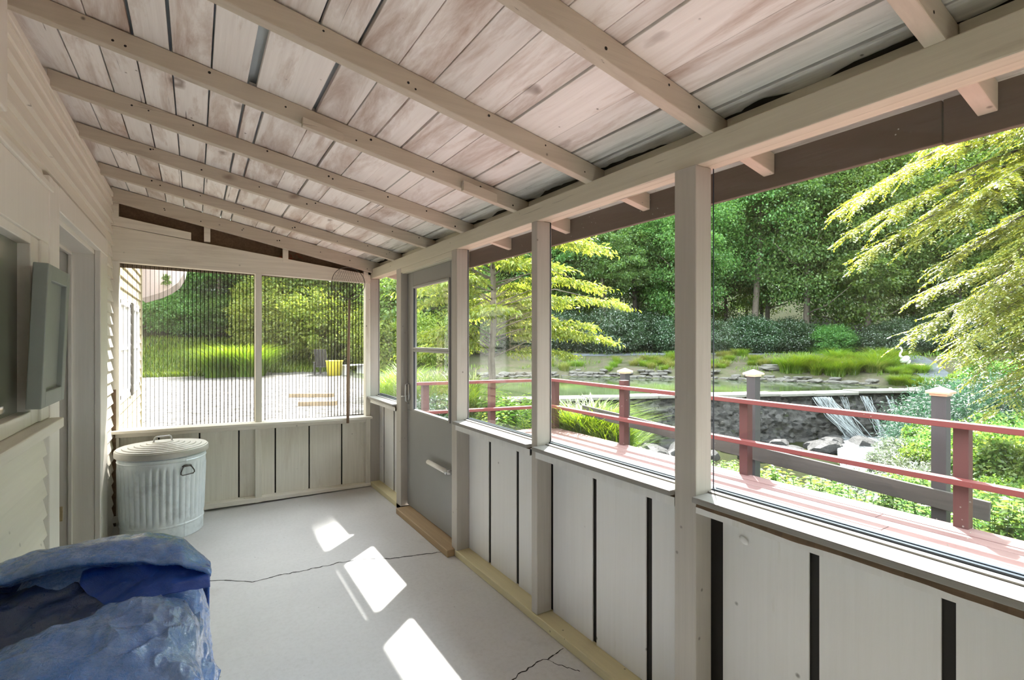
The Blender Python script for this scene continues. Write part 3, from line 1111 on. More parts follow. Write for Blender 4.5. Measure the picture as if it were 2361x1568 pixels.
# ------------------------------------------------------------------ house wall on the left
def siding(name, x, ya, yb, za, zb, holes, mat, parent=None, exp=.086, out=.021):
    """Lap siding facing +X; holes = (y0, y1, z0, z1)."""
    b = MB()
    n = int(math.ceil((zb - za) / exp))
    r = random.Random(8)
    for k in range(n):
        z0, z1 = za + k * exp, min(zb, za + (k + 1) * exp + .008)
        zm = (z0 + z1) / 2
        segs = [(ya, yb)]
        for (h0, h1, hz0, hz1) in holes:
            if hz0 < zm < hz1:
                s2 = []
                for (a, c) in segs:
                    if a < h0: s2.append((a, min(c, h0)))
                    if c > h1: s2.append((max(a, h1), c))
                segs = [s for s in s2 if s[1] - s[0] > .005]
        for (a, c) in segs:
            j = r.uniform(-.001, .001)
            b.hexa([(x - .012, a, z0), (x + out + j, a, z0), (x + out + j, c, z0), (x - .012, c, z0),
                    (x - .012, a, z1), (x + .001, a, z1), (x + .001, c, z1), (x - .012, c, z1)])
    b.build(name, mat, parent)
def backing(x0, x1, ya, yb, za, zb, holes, mat, parent):
    b = MB()
    yy = sorted({ya, yb, *[h[0] for h in holes], *[h[1] for h in holes]})
    zz = sorted({za, zb, *[h[2] for h in holes], *[h[3] for h in holes]})
    for y0, y1 in zip(yy[:-1], yy[1:]):
        for z0, z1 in zip(zz[:-1], zz[1:]):
            cy, cz = (y0 + y1) / 2, (z0 + z1) / 2
            if not any(h[0] < cy < h[1] and h[2] < cz < h[3] for h in holes):
                b.box(x0, x1, y0, y1, z0, z1)
    b.build('wall_core', mat, parent)

wl = struct('wall_left')
DH = (3.02, 4.22, -.01, 2.015)          # doorway
WH = (1.50, 2.62, 1.14, 1.835)          # window
siding('siding', XL, YB, 4.95, 0.0, 2.56, [(2.84, 4.50, -.1, 2.13), (1.30, 2.86, 1.045, 2.09)], M['siding'], wl)
backing(-.72, -.562, YB, 4.96, -.1, 2.62, [DH, WH], M['casing'], wl)
b = MB()
b.box(-.56, -.515, 4.86, 4.868, 0, 1.05)
b.build('corner_strip', M['bare'], wl)
b = MB()
b.box(-.55, -.525, YB, 4.86, 2.515, 2.545)
b.box(-.55, -.532, YB, 4.86, 2.465, 2.512)
b.build('frieze_board', M['siding'], wl, bevel=.003)
b = MB()
b.box(-.55, -.505, 2.08, 2.205, 2.155, 2.55)
tag(b.build('trim_6', M['casing'], bevel=.006), kind='structure')

# doorway: casing, jambs, open door inside
d2 = struct('door_2')
b = MB()
b.box(-.556, -.522, 2.84, 3.02, 0, 2.13)
b.box(-.556, -.524, 4.20, 4.50, 0, 2.02)
b.box(-.556, -.521, 3.02, 4.50, 2.015, 2.13)
b.build('door_casing', M['casing'], d2, bevel=.004)
b = MB()
b.box(-.74, -.556, 4.205, 4.245, 0, 2.015)
b.box(-.74, -.556, 3.02, 4.205, 1.99, 2.04)
b.box(-.74, -.556, 2.99, 3.021, 0, 1.99)
b.box(-.685, -.665, 4.185, 4.206, 0, 1.99)
b.box(-.685, -.665, 3.02, 4.206, 1.972, 1.991)
b.build('door_jamb', M['casing'], d2, bevel=.003)
b = MB()
b.box(-1.56, -.775, 4.135, 4.175, .02, 1.97)
leaf = b.build('door_leaf', M['casing'], d2, bevel=.003)
b = MB()
b.box(-.80, -.70, 4.128, 4.136, 1.62, 1.70)
b.box(-.80, -.70, 4.128, 4.136, .30, .39)
b.tube([(-.752, 4.126, 1.615), (-.752, 4.126, 1.705)], .007, 8)
b.tube([(-.752, 4.126, .295), (-.752, 4.126, .395)], .007, 8)
b.build('door_hinge', M['hinge'], leaf)
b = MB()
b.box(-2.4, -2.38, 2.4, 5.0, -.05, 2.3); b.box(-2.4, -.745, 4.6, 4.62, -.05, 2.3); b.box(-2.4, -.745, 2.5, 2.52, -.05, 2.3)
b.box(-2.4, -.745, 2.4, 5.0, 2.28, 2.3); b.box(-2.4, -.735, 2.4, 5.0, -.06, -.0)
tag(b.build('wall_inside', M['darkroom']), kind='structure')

# window beside the doorway
w8 = struct('window_7')
b = MB()
b.box(-.556, -.526, 2.72, 2.86, 1.10, 1.835)
b.box(-.556, -.526, 1.30, 2.86, 1.835, 2.065)
b.box(-.556, -.515, 1.30, 2.88, 2.065, 2.092)
b.build('window_casing', M['casing'], w8, bevel=.004)
b = MB()
b.box(-.60, -.535, 2.615, 2.72, 1.10, 1.835)
b.box(-.60, -.535, 1.40, 2.615, 1.80, 1.836)
b.box(-.60, -.535, 1.40, 2.615, 1.10, 1.155)
b.box(-.60, -.535, 1.40, 1.50, 1.155, 1.80)
b.build('window_sash', M['casing'], w8, bevel=.004)
b = MB()
b.box(-.556, -.48, 1.28, 2.86, 1.055, 1.098)
b.build('window_sill', M['siding'], w8, bevel=.005)
m = NT('house_glass')
m.fin((.20, .215, .165), .03, 0, .5)
b = MB()
b.box(-.580, -.574, 1.48, 2.63, 1.14, 1.815)
b.build('window_pane', m.m, w8)

# ------------------------------------------------------------------ house wing seen through the corrugated sheet
wg = struct('wall_wing')
siding('siding', -.62, 4.98, 8.14, -.15, 2.75, [(5.85, 8.0, .80, 1.88)], M['wingsiding'], wg, exp=.11)
backing(-1.2, -.634, 4.98, 8.2, -.3, 2.75, [], M['wingsiding'], wg)
b = MB()
b.box(-.66, -.595, 8.12, 8.22, -.15, 2.75)
b.build('corner_board', M['wingsiding'], wg, bevel=.004)
w9 = struct('window_8')
b = MB()
for (y0, y1) in ((5.95, 6.86), (7.04, 7.90)):
    b.box(-.63, -.60, y0, y0 + .07, .86, 1.82); b.box(-.63, -.60, y1 - .07, y1, .86, 1.82)
    b.box(-.63, -.60, y0, y1, .82, .90); b.box(-.63, -.60, y0, y1, 1.78, 1.86)
    b.box(-.625, -.605, y0, y1, 1.33, 1.36); b.box(-.625, -.605, (y0 + y1) / 2 - .012, (y0 + y1) / 2 + .012, .86, 1.82)
b.build('window_sash', M['white'], w9)
b = MB()
b.box(-.632, -.622, 5.96, 7.90, .83, 1.85)
b.build('window_pane', M['white'], w9)
b = MB()
b.box(-.63, -.585, 6.87, 7.03, .82, 1.84)
for k in range(9): b.ball((-.595, 6.86, .9 + k * .11), (.01, .03, .045), 6, 5)
b.build('window_shutter', M['blackplastic'], w9)
# ================================================================== THINGS ON THE PORCH
# galvanised trash can
tc = tag(empty('trash_can', (-.205, 4.545, 0)), 'ribbed galvanised steel trash can with a stepped lid in the far left corner', 'trash can')
NR = 41
def rib(r, z, a):
    k = float(sstep(.12, .15, z) * (1 - sstep(.49, .53, z)))
    seam = math.exp(-((a - math.radians(303)) / .02) ** 2)
    return r + k * .0055 * (abs(math.cos(a * NR / 2)) ** .7 * 2 - 1) + seam * .003
prof = [(0, .012), (.24, .012), (.252, .0), (.256, .004), (.257, .09), (.262, .094), (.262, .102), (.257, .106)]
prof += [(.257 + (z - .106) * .034, z) for z in np.linspace(.112, .535, 22)]
prof += [(.2725, .55), (.2765, .556), (.2725, .562), (.273, .575), (.277, .581), (.273, .587), (.274, .60), (.278, .607), (.275, .615), (.270, .615), (.27, .56)]
b = MB()
b.lathe(prof, 328, fr=rib)
b.build('can_body', M['galv'], tc, 'angle')
b = MB()
lid = [(.286, .594), (.289, .592), (.291, .596), (.291, .628), (.288, .634), (.281, .636)]
rr = .281
z = .636
while rr > .06:
    lid += [(rr - .002, z + .006), (rr - .034, z + .0055)]
    z += .0055
    rr -= .036
lid += [(0, z + .003)]
b.lathe(lid, 96)
lo = b.build('can_lid', M['lid'], tc, 'angle')
b = MB()
zt = z + .002
th = math.radians(14)
arc = []
for k in range(13):
    t = math.pi * k / 12
    q = -.058 * math.cos(t)
    arc.append((q * math.cos(th), q * math.sin(th), zt - .012 + .046 * min(1.0, 1.7 * math.sin(t))))
b.tube(arc, .0055, 8)
b.build('lid_handle', M['metal_light'], lo, True)
b = MB()
ha = math.radians(303)
R_ = .277
def onc(da, z, out=0):
    a = ha + da / R_
    return ((R_ + out) * math.cos(a), (R_ + out) * math.sin(a), z)
b.tube([onc(-.028, .515, .004), onc(-.022, .522, .008), onc(.022, .522, .008), onc(.028, .515, .004)], .008, 8)
b.tube([onc(-.026, .518, .008), onc(-.045, .482, .016), onc(-.046, .468, .018), onc(-.036, .460, .018), onc(.036, .460, .018), onc(.046, .468, .018), onc(.045, .482, .016), onc(.026, .518, .008)], .004, 8)
b.build('side_handle', M['steel'], tc, True)

# landing net hung on the far wall
ln = tag(empty('landing_net', (1.208, 4.782, .66)), 'landing net with wire hoop and long wooden handle hung on the far wall', 'fishing net')
b = MB()
b.tube([(0, 0, -.01), (.002, .001, .3), (.008, 0, .7), (.014, 0, 1.15)], [.013, .0125, .012, .011], 12)
b.build('handle', M['pole'], ln, True)
b = MB()
hc = Vector((.008, 0.0, 1.305))
hoop = [hc + Vector((.152 * math.sin(a) * (1 - .10 * max(0, -math.cos(a))), .012 * math.cos(a), .150 * math.cos(a))) for a in np.linspace(0, 2 * math.pi, 41)[:-1]]
b.tube(hoop, .0032, 6, closed=True)
hp = b.build('hoop', M['steel'], ln, True)
b = MB()
for k in range(-7, 8):
    for sgn in (1, -1):
        pts = []
        for j in range(15):
            u_, v_ = k / 7.5, (j - 7) / 7.5
            x, z_ = (u_ + sgn * v_ * .5) * .15, v_ * .15
            rr2 = (x * x + z_ * z_) / .0215
            if rr2 < 1.0:
                pts.append(hc + Vector((x, .010 + .045 * (1 - rr2), z_ - .035 * (1 - rr2))))
        if len(pts) > 1:
            b.tube(pts, .0009, 4, cap=False)
b.build('netting', M['string'], ln)

# grey framed panel hung on the house window casing
sp_ = tag(empty('window_shutter', (-.48, 2.685, 1.445)), 'small grey framed panel hung on the house wall between the left window and the doorway', 'panel')
sp_.rotation_euler = (0, math.radians(2.2), 0)
b = MB()
w_, h_ = .19, .272
for (y0, y1, z0, z1) in ((-w_, -w_ + .055, -h_, h_), (w_ - .055, w_, -h_, h_), (-w_ + .055, w_ - .055, h_ - .06, h_), (-w_ + .055, w_ - .055, -h_, -h_ + .06)):
    b.box(-.036, .008, y0, y1, z0, z1)
b.build('panel_frame', M['shutter'], sp_, bevel=.003)
b = MB()
b.box(-.03, -.010, -w_ + .05, w_ - .05, -h_ + .055, h_ - .055)
b.build('panel_board', M['shutter'], sp_)

M['tarp_fold'] = mk_tarp('blue_tarp_hollow_shade', (.012, .035, .15), (.03, .06, .18), .32)  # darker copy of the tarp blue: shade of the hollow put into the colour
# blue tarp thrown over a bulky pile
def tarp():
    CX, CY = -.235, 1.69
    root = tag(empty('tarp_bundle', (CX, CY, 0)), 'crumpled shiny blue tarp draped over a bulky pile beside the house wall', 'tarp')
    A, B, H = .272, .55, .785
    NA, NS = 460, 250
    th = np.linspace(0, 2 * np.pi, NA, endpoint=False)[None, :]
    ph = (np.linspace(0, 1, NS) ** .9 * np.pi / 2)[:, None]
    sg = lambda q, p: np.sign(q) * np.abs(q) ** p
    cx_, sy_ = sg(np.cos(th), .42), sg(np.sin(th), .42)
    rho = np.sin(ph) ** .55
    zz = np.clip(np.cos(ph), 0, 1) ** .42 + 0 * th
    x = A * cx_ * rho
    y = B * sy_ * rho
    zz = zz + 0 * x
    top = np.clip(zz, 0, 1) ** 2
    ex = (x + A) / (2 * A)                              # 0 at the house wall, 1 at the floor side
    crest = -.01 - .05 * (1 - ex)                       # the front roll
    vc = crest + .12 + .07 * (1 - ex)                   # the hollow behind it
    vw = .05 + .085 * (1 - ex)
    val = np.exp(-(np.abs((y - vc) / vw)) ** 2.4) * (.07 + .30 * (1 - ex) ** .5) * (1 - .7 * sstep(.9, 1.0, ex))
    roll = -.03 * (1 - np.exp(-((y - crest) / .16) ** 2)) * sstep(.1, -.1, y - crest)
    front = -.17 * sstep(crest - .10, -.62, y)
    zz = zz * H + top * (front + roll - val - .05 * sstep(.05, -.05, y - vc) - .015 * (1 - ex))
    rid = lambda n: 1 - np.abs(2 * n - 1)
    f1 = rid(fbm(x * 3.2 + 5, y * 9.0 + x * 4, zz * 5, 3)) ** 2
    f2 = rid(fbm(x * 9 + 31, y * 11, zz * 10 + 3, 3)) ** 3
    f3 = fbm(x * 30, y * 26, zz * 30, 3) - .5
    f4 = rid(fbm(x * 20 + 3, y * 20, zz * 16, 2)) ** 4
    side = sstep(.5, 1.0, ex) * sstep(.35, -.05, y)
    disp = .022 * (f1 - .4) + .022 * (f2 - .3) * (.5 + side) + .012 * f3 * (.4 + 1.2 * side) + .010 * f4 * (.3 + side)
    skirt = sstep(.5, 0, zz / H)
    disp = disp + skirt * .03 * np.sin(th * 23 + 6 * fbm(np.cos(th) * 3, np.sin(th) * 3, zz * 4))
    nx, ny, nz = x / A * (1 - top * .7), y / B * (1 - top * .7), top
    nl = np.sqrt(nx ** 2 + ny ** 2 + nz ** 2) + 1e-6
    x = x + disp * nx / nl
    y = y + disp * ny / nl
    zz = np.maximum(.003, zz + disp * nz / nl)
    x = np.clip(x, -A - .022, A + .03)
    V = np.stack([x, y, zz], -1).reshape(-1, 3)
    i, j = np.meshgrid(np.arange(NS - 1), np.arange(NA), indexing='ij')
    j2 = (j + 1) % NA
    F = np.stack([i * NA + j, (i + 1) * NA + j, (i + 1) * NA + j2, i * NA + j2], -1).reshape(-1, 4)
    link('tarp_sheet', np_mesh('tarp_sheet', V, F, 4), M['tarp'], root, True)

    def sweep(name, xs, prof, mats, crumple, seed, label):
        """Sheet whose (y, z) profile is blended along x; prof = list of profiles with equal point counts."""
        n, m = 70, 40
        P = np.array(prof, float)
        k = P.shape[1]
        t = np.linspace(0, 1, n); s = np.linspace(0, 1, m)
        kx = np.linspace(0, 1, len(prof))
        dense = np.stack([[np.interp(s, np.linspace(0, 1, k), P[q, :, c]) for c in (0, 1)] for q in range(len(prof))])   # q,2,m
        for _ in range(5):
            dense[:, :, 1:-1] = (dense[:, :, :-2] + 2 * dense[:, :, 1:-1] + dense[:, :, 2:]) / 4
        yz = np.stack([[np.interp(t, kx, dense[:, c, q]) for q in range(m)] for c in (0, 1)])     # 2,m,n
        X_ = np.interp(t, np.linspace(0, 1, len(xs)), xs)[None, :] + 0 * yz[0]
        w = rid(fbm(X_ * 9 + seed, yz[0] * 13, yz[1] * 13, 3)) - .5
        w2 = fbm(X_ * 28 + seed, yz[0] * 28, yz[1] * 28, 2) - .5
        V = np.stack([X_, yz[0] - crumple * w * .5, yz[1] + crumple * w + crumple * .6 * w2], -1)
        V = V.transpose(1, 0, 2).reshape(-1, 3)
        i, j = np.meshgrid(np.arange(n - 1), np.arange(m - 1), indexing='ij')
        F = np.stack([i * m + j, (i + 1) * m + j, (i + 1) * m + j + 1, i * m + j + 1], -1).reshape(-1, 4)
        o = link(name, np_mesh(name, V, F, 4), mats, root, True)
        o['label'] = label
        sm = o.modifiers.new('thick', 'SOLIDIFY'); sm.thickness = .0025
        return o
    # rear ridge: the sheet comes over the top, hangs as a lip and tucks back underneath
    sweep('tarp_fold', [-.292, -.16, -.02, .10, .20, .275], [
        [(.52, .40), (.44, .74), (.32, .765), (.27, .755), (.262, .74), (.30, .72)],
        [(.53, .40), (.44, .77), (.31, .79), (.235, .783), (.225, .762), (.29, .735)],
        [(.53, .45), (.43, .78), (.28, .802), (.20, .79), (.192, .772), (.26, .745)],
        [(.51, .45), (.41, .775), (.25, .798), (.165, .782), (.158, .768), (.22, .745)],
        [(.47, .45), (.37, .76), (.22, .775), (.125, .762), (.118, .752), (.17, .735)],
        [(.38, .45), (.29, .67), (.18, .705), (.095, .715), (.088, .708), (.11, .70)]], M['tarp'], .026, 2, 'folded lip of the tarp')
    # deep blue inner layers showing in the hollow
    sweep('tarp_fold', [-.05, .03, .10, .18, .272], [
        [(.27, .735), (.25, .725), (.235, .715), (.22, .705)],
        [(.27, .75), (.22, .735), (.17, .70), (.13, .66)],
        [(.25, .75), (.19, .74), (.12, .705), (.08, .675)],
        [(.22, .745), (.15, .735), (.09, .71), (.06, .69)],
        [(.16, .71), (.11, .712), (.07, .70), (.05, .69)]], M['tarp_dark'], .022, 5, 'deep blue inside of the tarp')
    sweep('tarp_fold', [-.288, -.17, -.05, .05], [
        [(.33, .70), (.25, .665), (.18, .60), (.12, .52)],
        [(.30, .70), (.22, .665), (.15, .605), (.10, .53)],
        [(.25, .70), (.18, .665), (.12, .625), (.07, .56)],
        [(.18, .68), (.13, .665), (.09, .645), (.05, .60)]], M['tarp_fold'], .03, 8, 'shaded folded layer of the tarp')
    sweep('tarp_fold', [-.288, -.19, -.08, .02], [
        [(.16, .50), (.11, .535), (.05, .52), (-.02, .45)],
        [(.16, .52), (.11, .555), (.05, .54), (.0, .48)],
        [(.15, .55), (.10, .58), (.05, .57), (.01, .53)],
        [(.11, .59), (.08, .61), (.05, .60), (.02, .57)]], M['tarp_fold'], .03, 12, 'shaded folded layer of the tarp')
tarp()

# small pale cocoon stuck to the wall boards under the last window
b = MB()
b.ball((0, 0, 0), (.006, .018, .011), 12, 8, rot=(.5, 0, 0))
tag(b.build('cocoon', M['white'], None, True, loc=(1.536, .985, .765)), 'tiny white cocoon stuck on the grey boards right of the wide square post', 'cocoon')
# dry leaf litter caught in the gap above the far wall
b = MB()
r = random.Random(4)
for k in range(26):
    p = Vector((.71 + r.uniform(-.06, .10), 4.905, 2.185 - .0 + r.uniform(-.02, .02)))
    q = p + Vector((r.uniform(-.05, .05), r.uniform(-.02, .02), r.uniform(-.02, .02)))
    b.tube([p, (p + q) / 2 + Vector((0, 0, .008)), q], .002, 4)
m_ = mat_plain('dry_leaf_red', (.36, .08, .04), .8, 0, .4, 40)
tag(b.build('leaf_litter', m_), 'reddish dry twigs caught in the gap above the far wall', 'twigs')
# ================================================================== OUTSIDE
DA, DU, DN = np.array([5.5, 13.0]), np.array([.9185, -.3953]), np.array([.3953, .9185])
POND = np.array([(5.9, 12.95), (7.2, 12.3), (20.8, 6.45), (21.9, 9.3), (19.6, 13.6), (15.0, 18.4), (10.5, 20.0), (7.0, 17.5), (5.6, 14.8)])


def pond_dist(x, y):
    """Signed distance to the pond outline, positive outside."""
    x, y = np.asarray(x, float), np.asarray(y, float)
    dmin = np.full(x.shape, 1e9)
    ins = np.zeros(x.shape, bool)
    n = len(POND)
    for i in range(n):
        (x0, y0), (x1, y1) = POND[i], POND[(i + 1) % n]
        ex, ey = x1 - x0, y1 - y0
        t = np.clip(((x - x0) * ex + (y - y0) * ey) / (ex * ex + ey * ey), 0, 1)
        dmin = np.minimum(dmin, np.hypot(x - x0 - t * ex, y - y0 - t * ey))
        c = ((y0 > y) != (y1 > y)) & (x < ex * (y - y0) / (ey + 1e-12) + x0)
        ins ^= c
    return np.where(ins, -dmin, dmin)


def ground(x, y):
    x, y = np.asarray(x, float), np.asarray(y, float)
    s = (x - DA[0]) * DU[0] + (y - DA[1]) * DU[1]
    d = (x - DA[0]) * DN[0] + (y - DA[1]) * DN[1]
    w = sstep(4.9, 8.5, x) * sstep(-1.0, 3.5, s)
    z1 = -.17 - 1.5 * w + 1.35 * sstep(13.2, 17.5, s) * w + .10 * (fbm(x * .6, y * .6) - .5) * w
    pd = pond_dist(x, y)
    z2 = -.27 + .36 * sstep(.1, 1.4, pd) + .58 * sstep(1.4, 7, pd) + 6.5 * sstep(11, 42, pd)
    hill = (1 - sstep(6, 15, x)) * (2.6 * sstep(26, 36, y) + 9 * sstep(33, 62, y))
    lw = 1 - sstep(4.5, 9, x)
    z2 = z2 * (1 - lw) + (-.17) * lw
    wd = sstep(-.25, .25, d) * sstep(-2, .5, s) * (1 - sstep(15.9, 16.9, s) * (1 - sstep(-.2, 2.5, d)))
    z = z1 * (1 - wd) + z2 * wd
    z = np.where(pd < -.15, np.minimum(z, -.27 - .9 * sstep(-.15, -.9, pd)), z)
    z = z + hill + .10 * (fbm(x * .5 + 9, y * .5) - .5) * sstep(5, 12, np.hypot(x, y)) * np.where(pd > .3, 1, 0)
    near = (x > -1.5) & (x < 5.05) & (y < 6.9)
    z = np.where(near, np.minimum(z, -.22), z)
    return z


def gz(x, y):
    return float(ground(np.array([x]), np.array([y]))[0])


def at(px, depth):
    """Ground position at a distance 'depth' in front of the camera, on the bearing of image column px."""
    t = (px - 1180.5) / 1150
    sa, ca = math.sin(YAW), math.cos(YAW)
    return depth * (sa + t * ca), depth * (ca - t * sa)


# terrain
gx = np.unique(np.concatenate([np.arange(-45, -6, 2.0), np.arange(-6, 34, .35), np.arange(34, 90, 2.5)]))
gy = np.unique(np.concatenate([np.arange(-30, -3, 1.5), np.arange(-3, 40, .35), np.arange(40, 100, 2.5)]))
X, Y = np.meshgrid(gx, gy)
Z = ground(X, Y)
V = np.stack([X, Y, Z], -1).reshape(-1, 3)
ny, nx = X.shape
i, j = np.meshgrid(np.arange(ny - 1), np.arange(nx - 1), indexing='ij')
F = np.stack([i * nx + j, i * nx + j + 1, (i + 1) * nx + j + 1, (i + 1) * nx + j], -1).reshape(-1, 4)
me = np_mesh('ground', V, F, 4)
cx_, cy_ = V[F].mean(1)[:, 0], V[F].mean(1)[:, 1]
jit = (fbm(cx_ * .8, cy_ * .8) - .5) * 1.6
pd = pond_dist(cx_, cy_)
dd = (cx_ - DA[0]) * DN[0] + (cy_ - DA[1]) * DN[1]
mi = np.zeros(len(F), np.int32)                                        # lawn
mi[(cx_ < .33 * cy_ + .3 + jit * .5) & (cy_ < 26.6 + jit) & (cx_ < 9)] = 1   # gravel
mi[(dd > 0) & (pd < 7.5) & (cx_ > 8 + jit)] = 2                         # bank soil
mi[((pd > 7.5 + jit) & (cx_ > 9) & (dd > 0)) | ((cy_ > 31 + jit * 2) & (cx_ < 14))] = 3
mi[(dd < 0) & (cx_ > 4.9) & (cy_ < 12)] = 3
for m in ('lawn', 'gravel', 'bank', 'forestfloor'):
    me.materials.append(M[m])
me.polygons.foreach_set('material_index', mi)
me.shade_smooth()
go = bpy.data.objects.new('ground', me)
COL.objects.link(go)
tag(go, kind='structure')

# path along the far bank
pp = [(8.5, 32), (12.0, 29.4), (14.8, 27.2), (17.6, 23.6), (21, 20.6), (24.5, 17.8), (28.0, 14.4), (29.6, 11.9), (28.9, 10.2), (26.6, 8.9), (24.2, 7.8), (22.6, 6.6), (22.4, 5.2)]
fine = []
for (a, c) in zip(pp[:-1], pp[1:]):
    for k in range(8):
        fine.append((a[0] + (c[0] - a[0]) * k / 8, a[1] + (c[1] - a[1]) * k / 8))
fa = np.array(fine)
for _ in range(6): fa[1:-1] = (fa[:-2] + fa[1:-1] * 2 + fa[2:]) / 4
tn = np.gradient(fa, axis=0); tn /= np.linalg.norm(tn, axis=1, keepdims=True)
nn = np.stack([-tn[:, 1], tn[:, 0]], 1)
rows = []
for k in range(5):
    q = fa + nn * (k - 2) * .28
    rows.append(np.stack([q[:, 0], q[:, 1], ground(q[:, 0], q[:, 1]) + .035 - .02 * abs(k - 2) / 2], 1))
R_ = np.stack(rows, 1)
n_ = len(fa)
i, j = np.meshgrid(np.arange(n_ - 1), np.arange(4), indexing='ij')
F = np.stack([i * 5 + j, i * 5 + j + 1, (i + 1) * 5 + j + 1, (i + 1) * 5 + j], -1).reshape(-1, 4)
tag(link('path', np_mesh('path', R_.reshape(-1, 3), F, 4), M['path'], None, True), kind='structure')

# pond water
b = MB()
b.raw([(p[0], p[1], -.30) for p in POND], [tuple(range(len(POND)))[::1]])
tag(b.build('pond_water', M['water']), 'still green pond water held behind the stone dam', 'pond', kind='structure')

# stone dam with its coping slabs
dm = tag(empty('stone_dam', (DA[0], DA[1], -.30)), 'dark wet stone dam with pale coping slabs holding back the pond', 'dam')
L = 17.2
ns, nz_ = 420, 70
s, t = np.meshgrid(np.linspace(0, L, ns), np.linspace(0, 1, nz_), indexing='ij')
q0, q1 = DA[0] + s * DU[0], DA[1] + s * DU[1]
out = .12 + .55 * t + .40 * (fbm(s * 1.7, t * 3.2, 0, 4) - .3) * sstep(0, .15, t) + .26 * (fbm(s * 6, t * 13, 2.0, 3) - .3)
hz = 2.0
V = np.stack([s * DU[0] - out * DN[0], s * DU[1] - out * DN[1], -.02 - t * hz], -1).reshape(-1, 3)
i, j = np.meshgrid(np.arange(ns - 1), np.arange(nz_ - 1), indexing='ij')
F = np.stack([i * nz_ + j, i * nz_ + j + 1, (i + 1) * nz_ + j + 1, (i + 1) * nz_ + j], -1).reshape(-1, 4)
link('dam_face', np_mesh('dam_face', V, F, 4), M['damface'], dm, True)
r = random.Random(21)
s0 = .9
while s0 < L - .5:
    ln_ = r.uniform(.8, 1.6)
    if not (11.5 < s0 + ln_ / 2 < 12.3):
        b = MB()
        c = DU * (s0 + ln_ / 2) + DN * r.uniform(-.02, .06)
        wd_ = r.uniform(.62, .78)
        b.obox((c[0], c[1], .035 + (.045 if s0 > 12 else 0) + r.uniform(-.01, .01)), (ln_ - .025, wd_, .085), (r.uniform(-.02, .02), r.uniform(-.012, .012), math.atan2(DU[1], DU[0]) + r.uniform(-.02, .02)))
        b.build('coping_slab', M['coping'], dm, bevel=.012)
    s0 += ln_

# waterfall and its side trickles, the stream below
def fall(name, s_top, w, slide, n, label, thick):
    rg = np.random.default_rng(int(s_top * 10))
    b = MB()
    for k in range(n):
        ss = s_top + rg.normal() * w * .35
        sh = slide + rg.normal() * .12
        pts = []
        o2 = rg.uniform(.12, .34)
        for m2 in range(9):
            tt = m2 / 8
            sl = ss + sh * tt ** 1.2 + .05 * math.sin(tt * 7 + k)
            ou = .16 + o2 + .62 * tt + .05 * math.sin(tt * 9 + k * 1.7)
            p = DA + DU * sl - DN * ou
            pts.append((p[0], p[1], -.34 - tt * 1.55))
        b.tube(pts, [.42 * thick * (.4 + .6 * math.sin(.35 + 2.6 * q / 8)) for q in range(9)], 5, cap=False)
    return tag(b.build(name, M['fall'], None, True), label, 'waterfall')
fall('waterfall', 12.0, .36, 1.15, 130, 'broad white waterfall spilling over the middle of the stone dam', .035)
fall('water_trickle', 13.5, .10, .35, 22, 'thin trickle of water right of the broad waterfall', .02)
fall('water_trickle', 12.75, .05, .2, 9, 'faintest thread of water just right of the broad waterfall', .014)
fall('water_trickle', 14.3, .05, .15, 9, 'thin water thread near the right end of the dam', .014)
st = [(17.4, 6.7), (16.2, 6.3), (14.6, 5.6), (13.2, 4.9), (12.0, 3.9), (11.2, 2.6), (10.8, 1.0), (10.9, -1.2)]
fa = np.array([(a[0] + (c[0] - a[0]) * k / 6, a[1] + (c[1] - a[1]) * k / 6) for a, c in zip(st[:-1], st[1:]) for k in range(6)])
for _ in range(4): fa[1:-1] = (fa[:-2] + fa[1:-1] * 2 + fa[2:]) / 4
tn = np.gradient(fa, axis=0); tn /= np.linalg.norm(tn, axis=1, keepdims=True)
nn = np.stack([-tn[:, 1], tn[:, 0]], 1)
rows = []
for k in range(9):
    q = fa + nn * (k - 4) * .24
    zz = np.full(len(fa), -1.50) - np.linspace(0, .1, len(fa))
    rows.append(np.stack([q[:, 0], q[:, 1], zz + .12 * (fbm(q[:, 0] * 3, q[:, 1] * 3) - .4)], 1))
R_ = np.stack(rows, 1)
n_ = len(fa)
i, j = np.meshgrid(np.arange(n_ - 1), np.arange(8), indexing='ij')
F = np.stack([i * 9 + j, i * 9 + j + 1, (i + 1) * 9 + j + 1, (i + 1) * 9 + j], -1).reshape(-1, 4)
tag(link('stream_water', np_mesh('stream', R_.reshape(-1, 3), F, 4), M['foam'], None, True), 'foaming stream running from the foot of the waterfall', 'stream', kind='structure')

# shore rocks, individually
def rock_mesh(seed, flat=.45):
    rg = random.Random(seed)
    bm = bmesh.new()
    bmesh.ops.create_icosphere(bm, subdivisions=2, radius=1)
    for v in bm.verts:
        v.co.x += rg.uniform(-.14, .14); v.co.y += rg.uniform(-.14, .14); v.co.z += rg.uniform(-.14, .14)
        for ax in (0, 1, 2):
            v.co[ax] = max(-.78, min(.78, v.co[ax]))
        v.co.z *= flat
    me = bpy.data.meshes.new('shore_rock')
    bm.to_mesh(me); bm.free()
    return me
rocks = [rock_mesh(k, .30 + .05 * (k % 3)) for k in range(5)]
for k, me in enumerate(rocks): me.materials.append(M['stone'])
r = random.Random(2)
edge = [np.array(p) for p in ((21.9, 8.6), (21.5, 10.0), (19.6, 13.6), (15.0, 18.4), (10.8, 19.9))]
tot = [np.linalg.norm(edge[k + 1] - edge[k]) for k in range(4)]
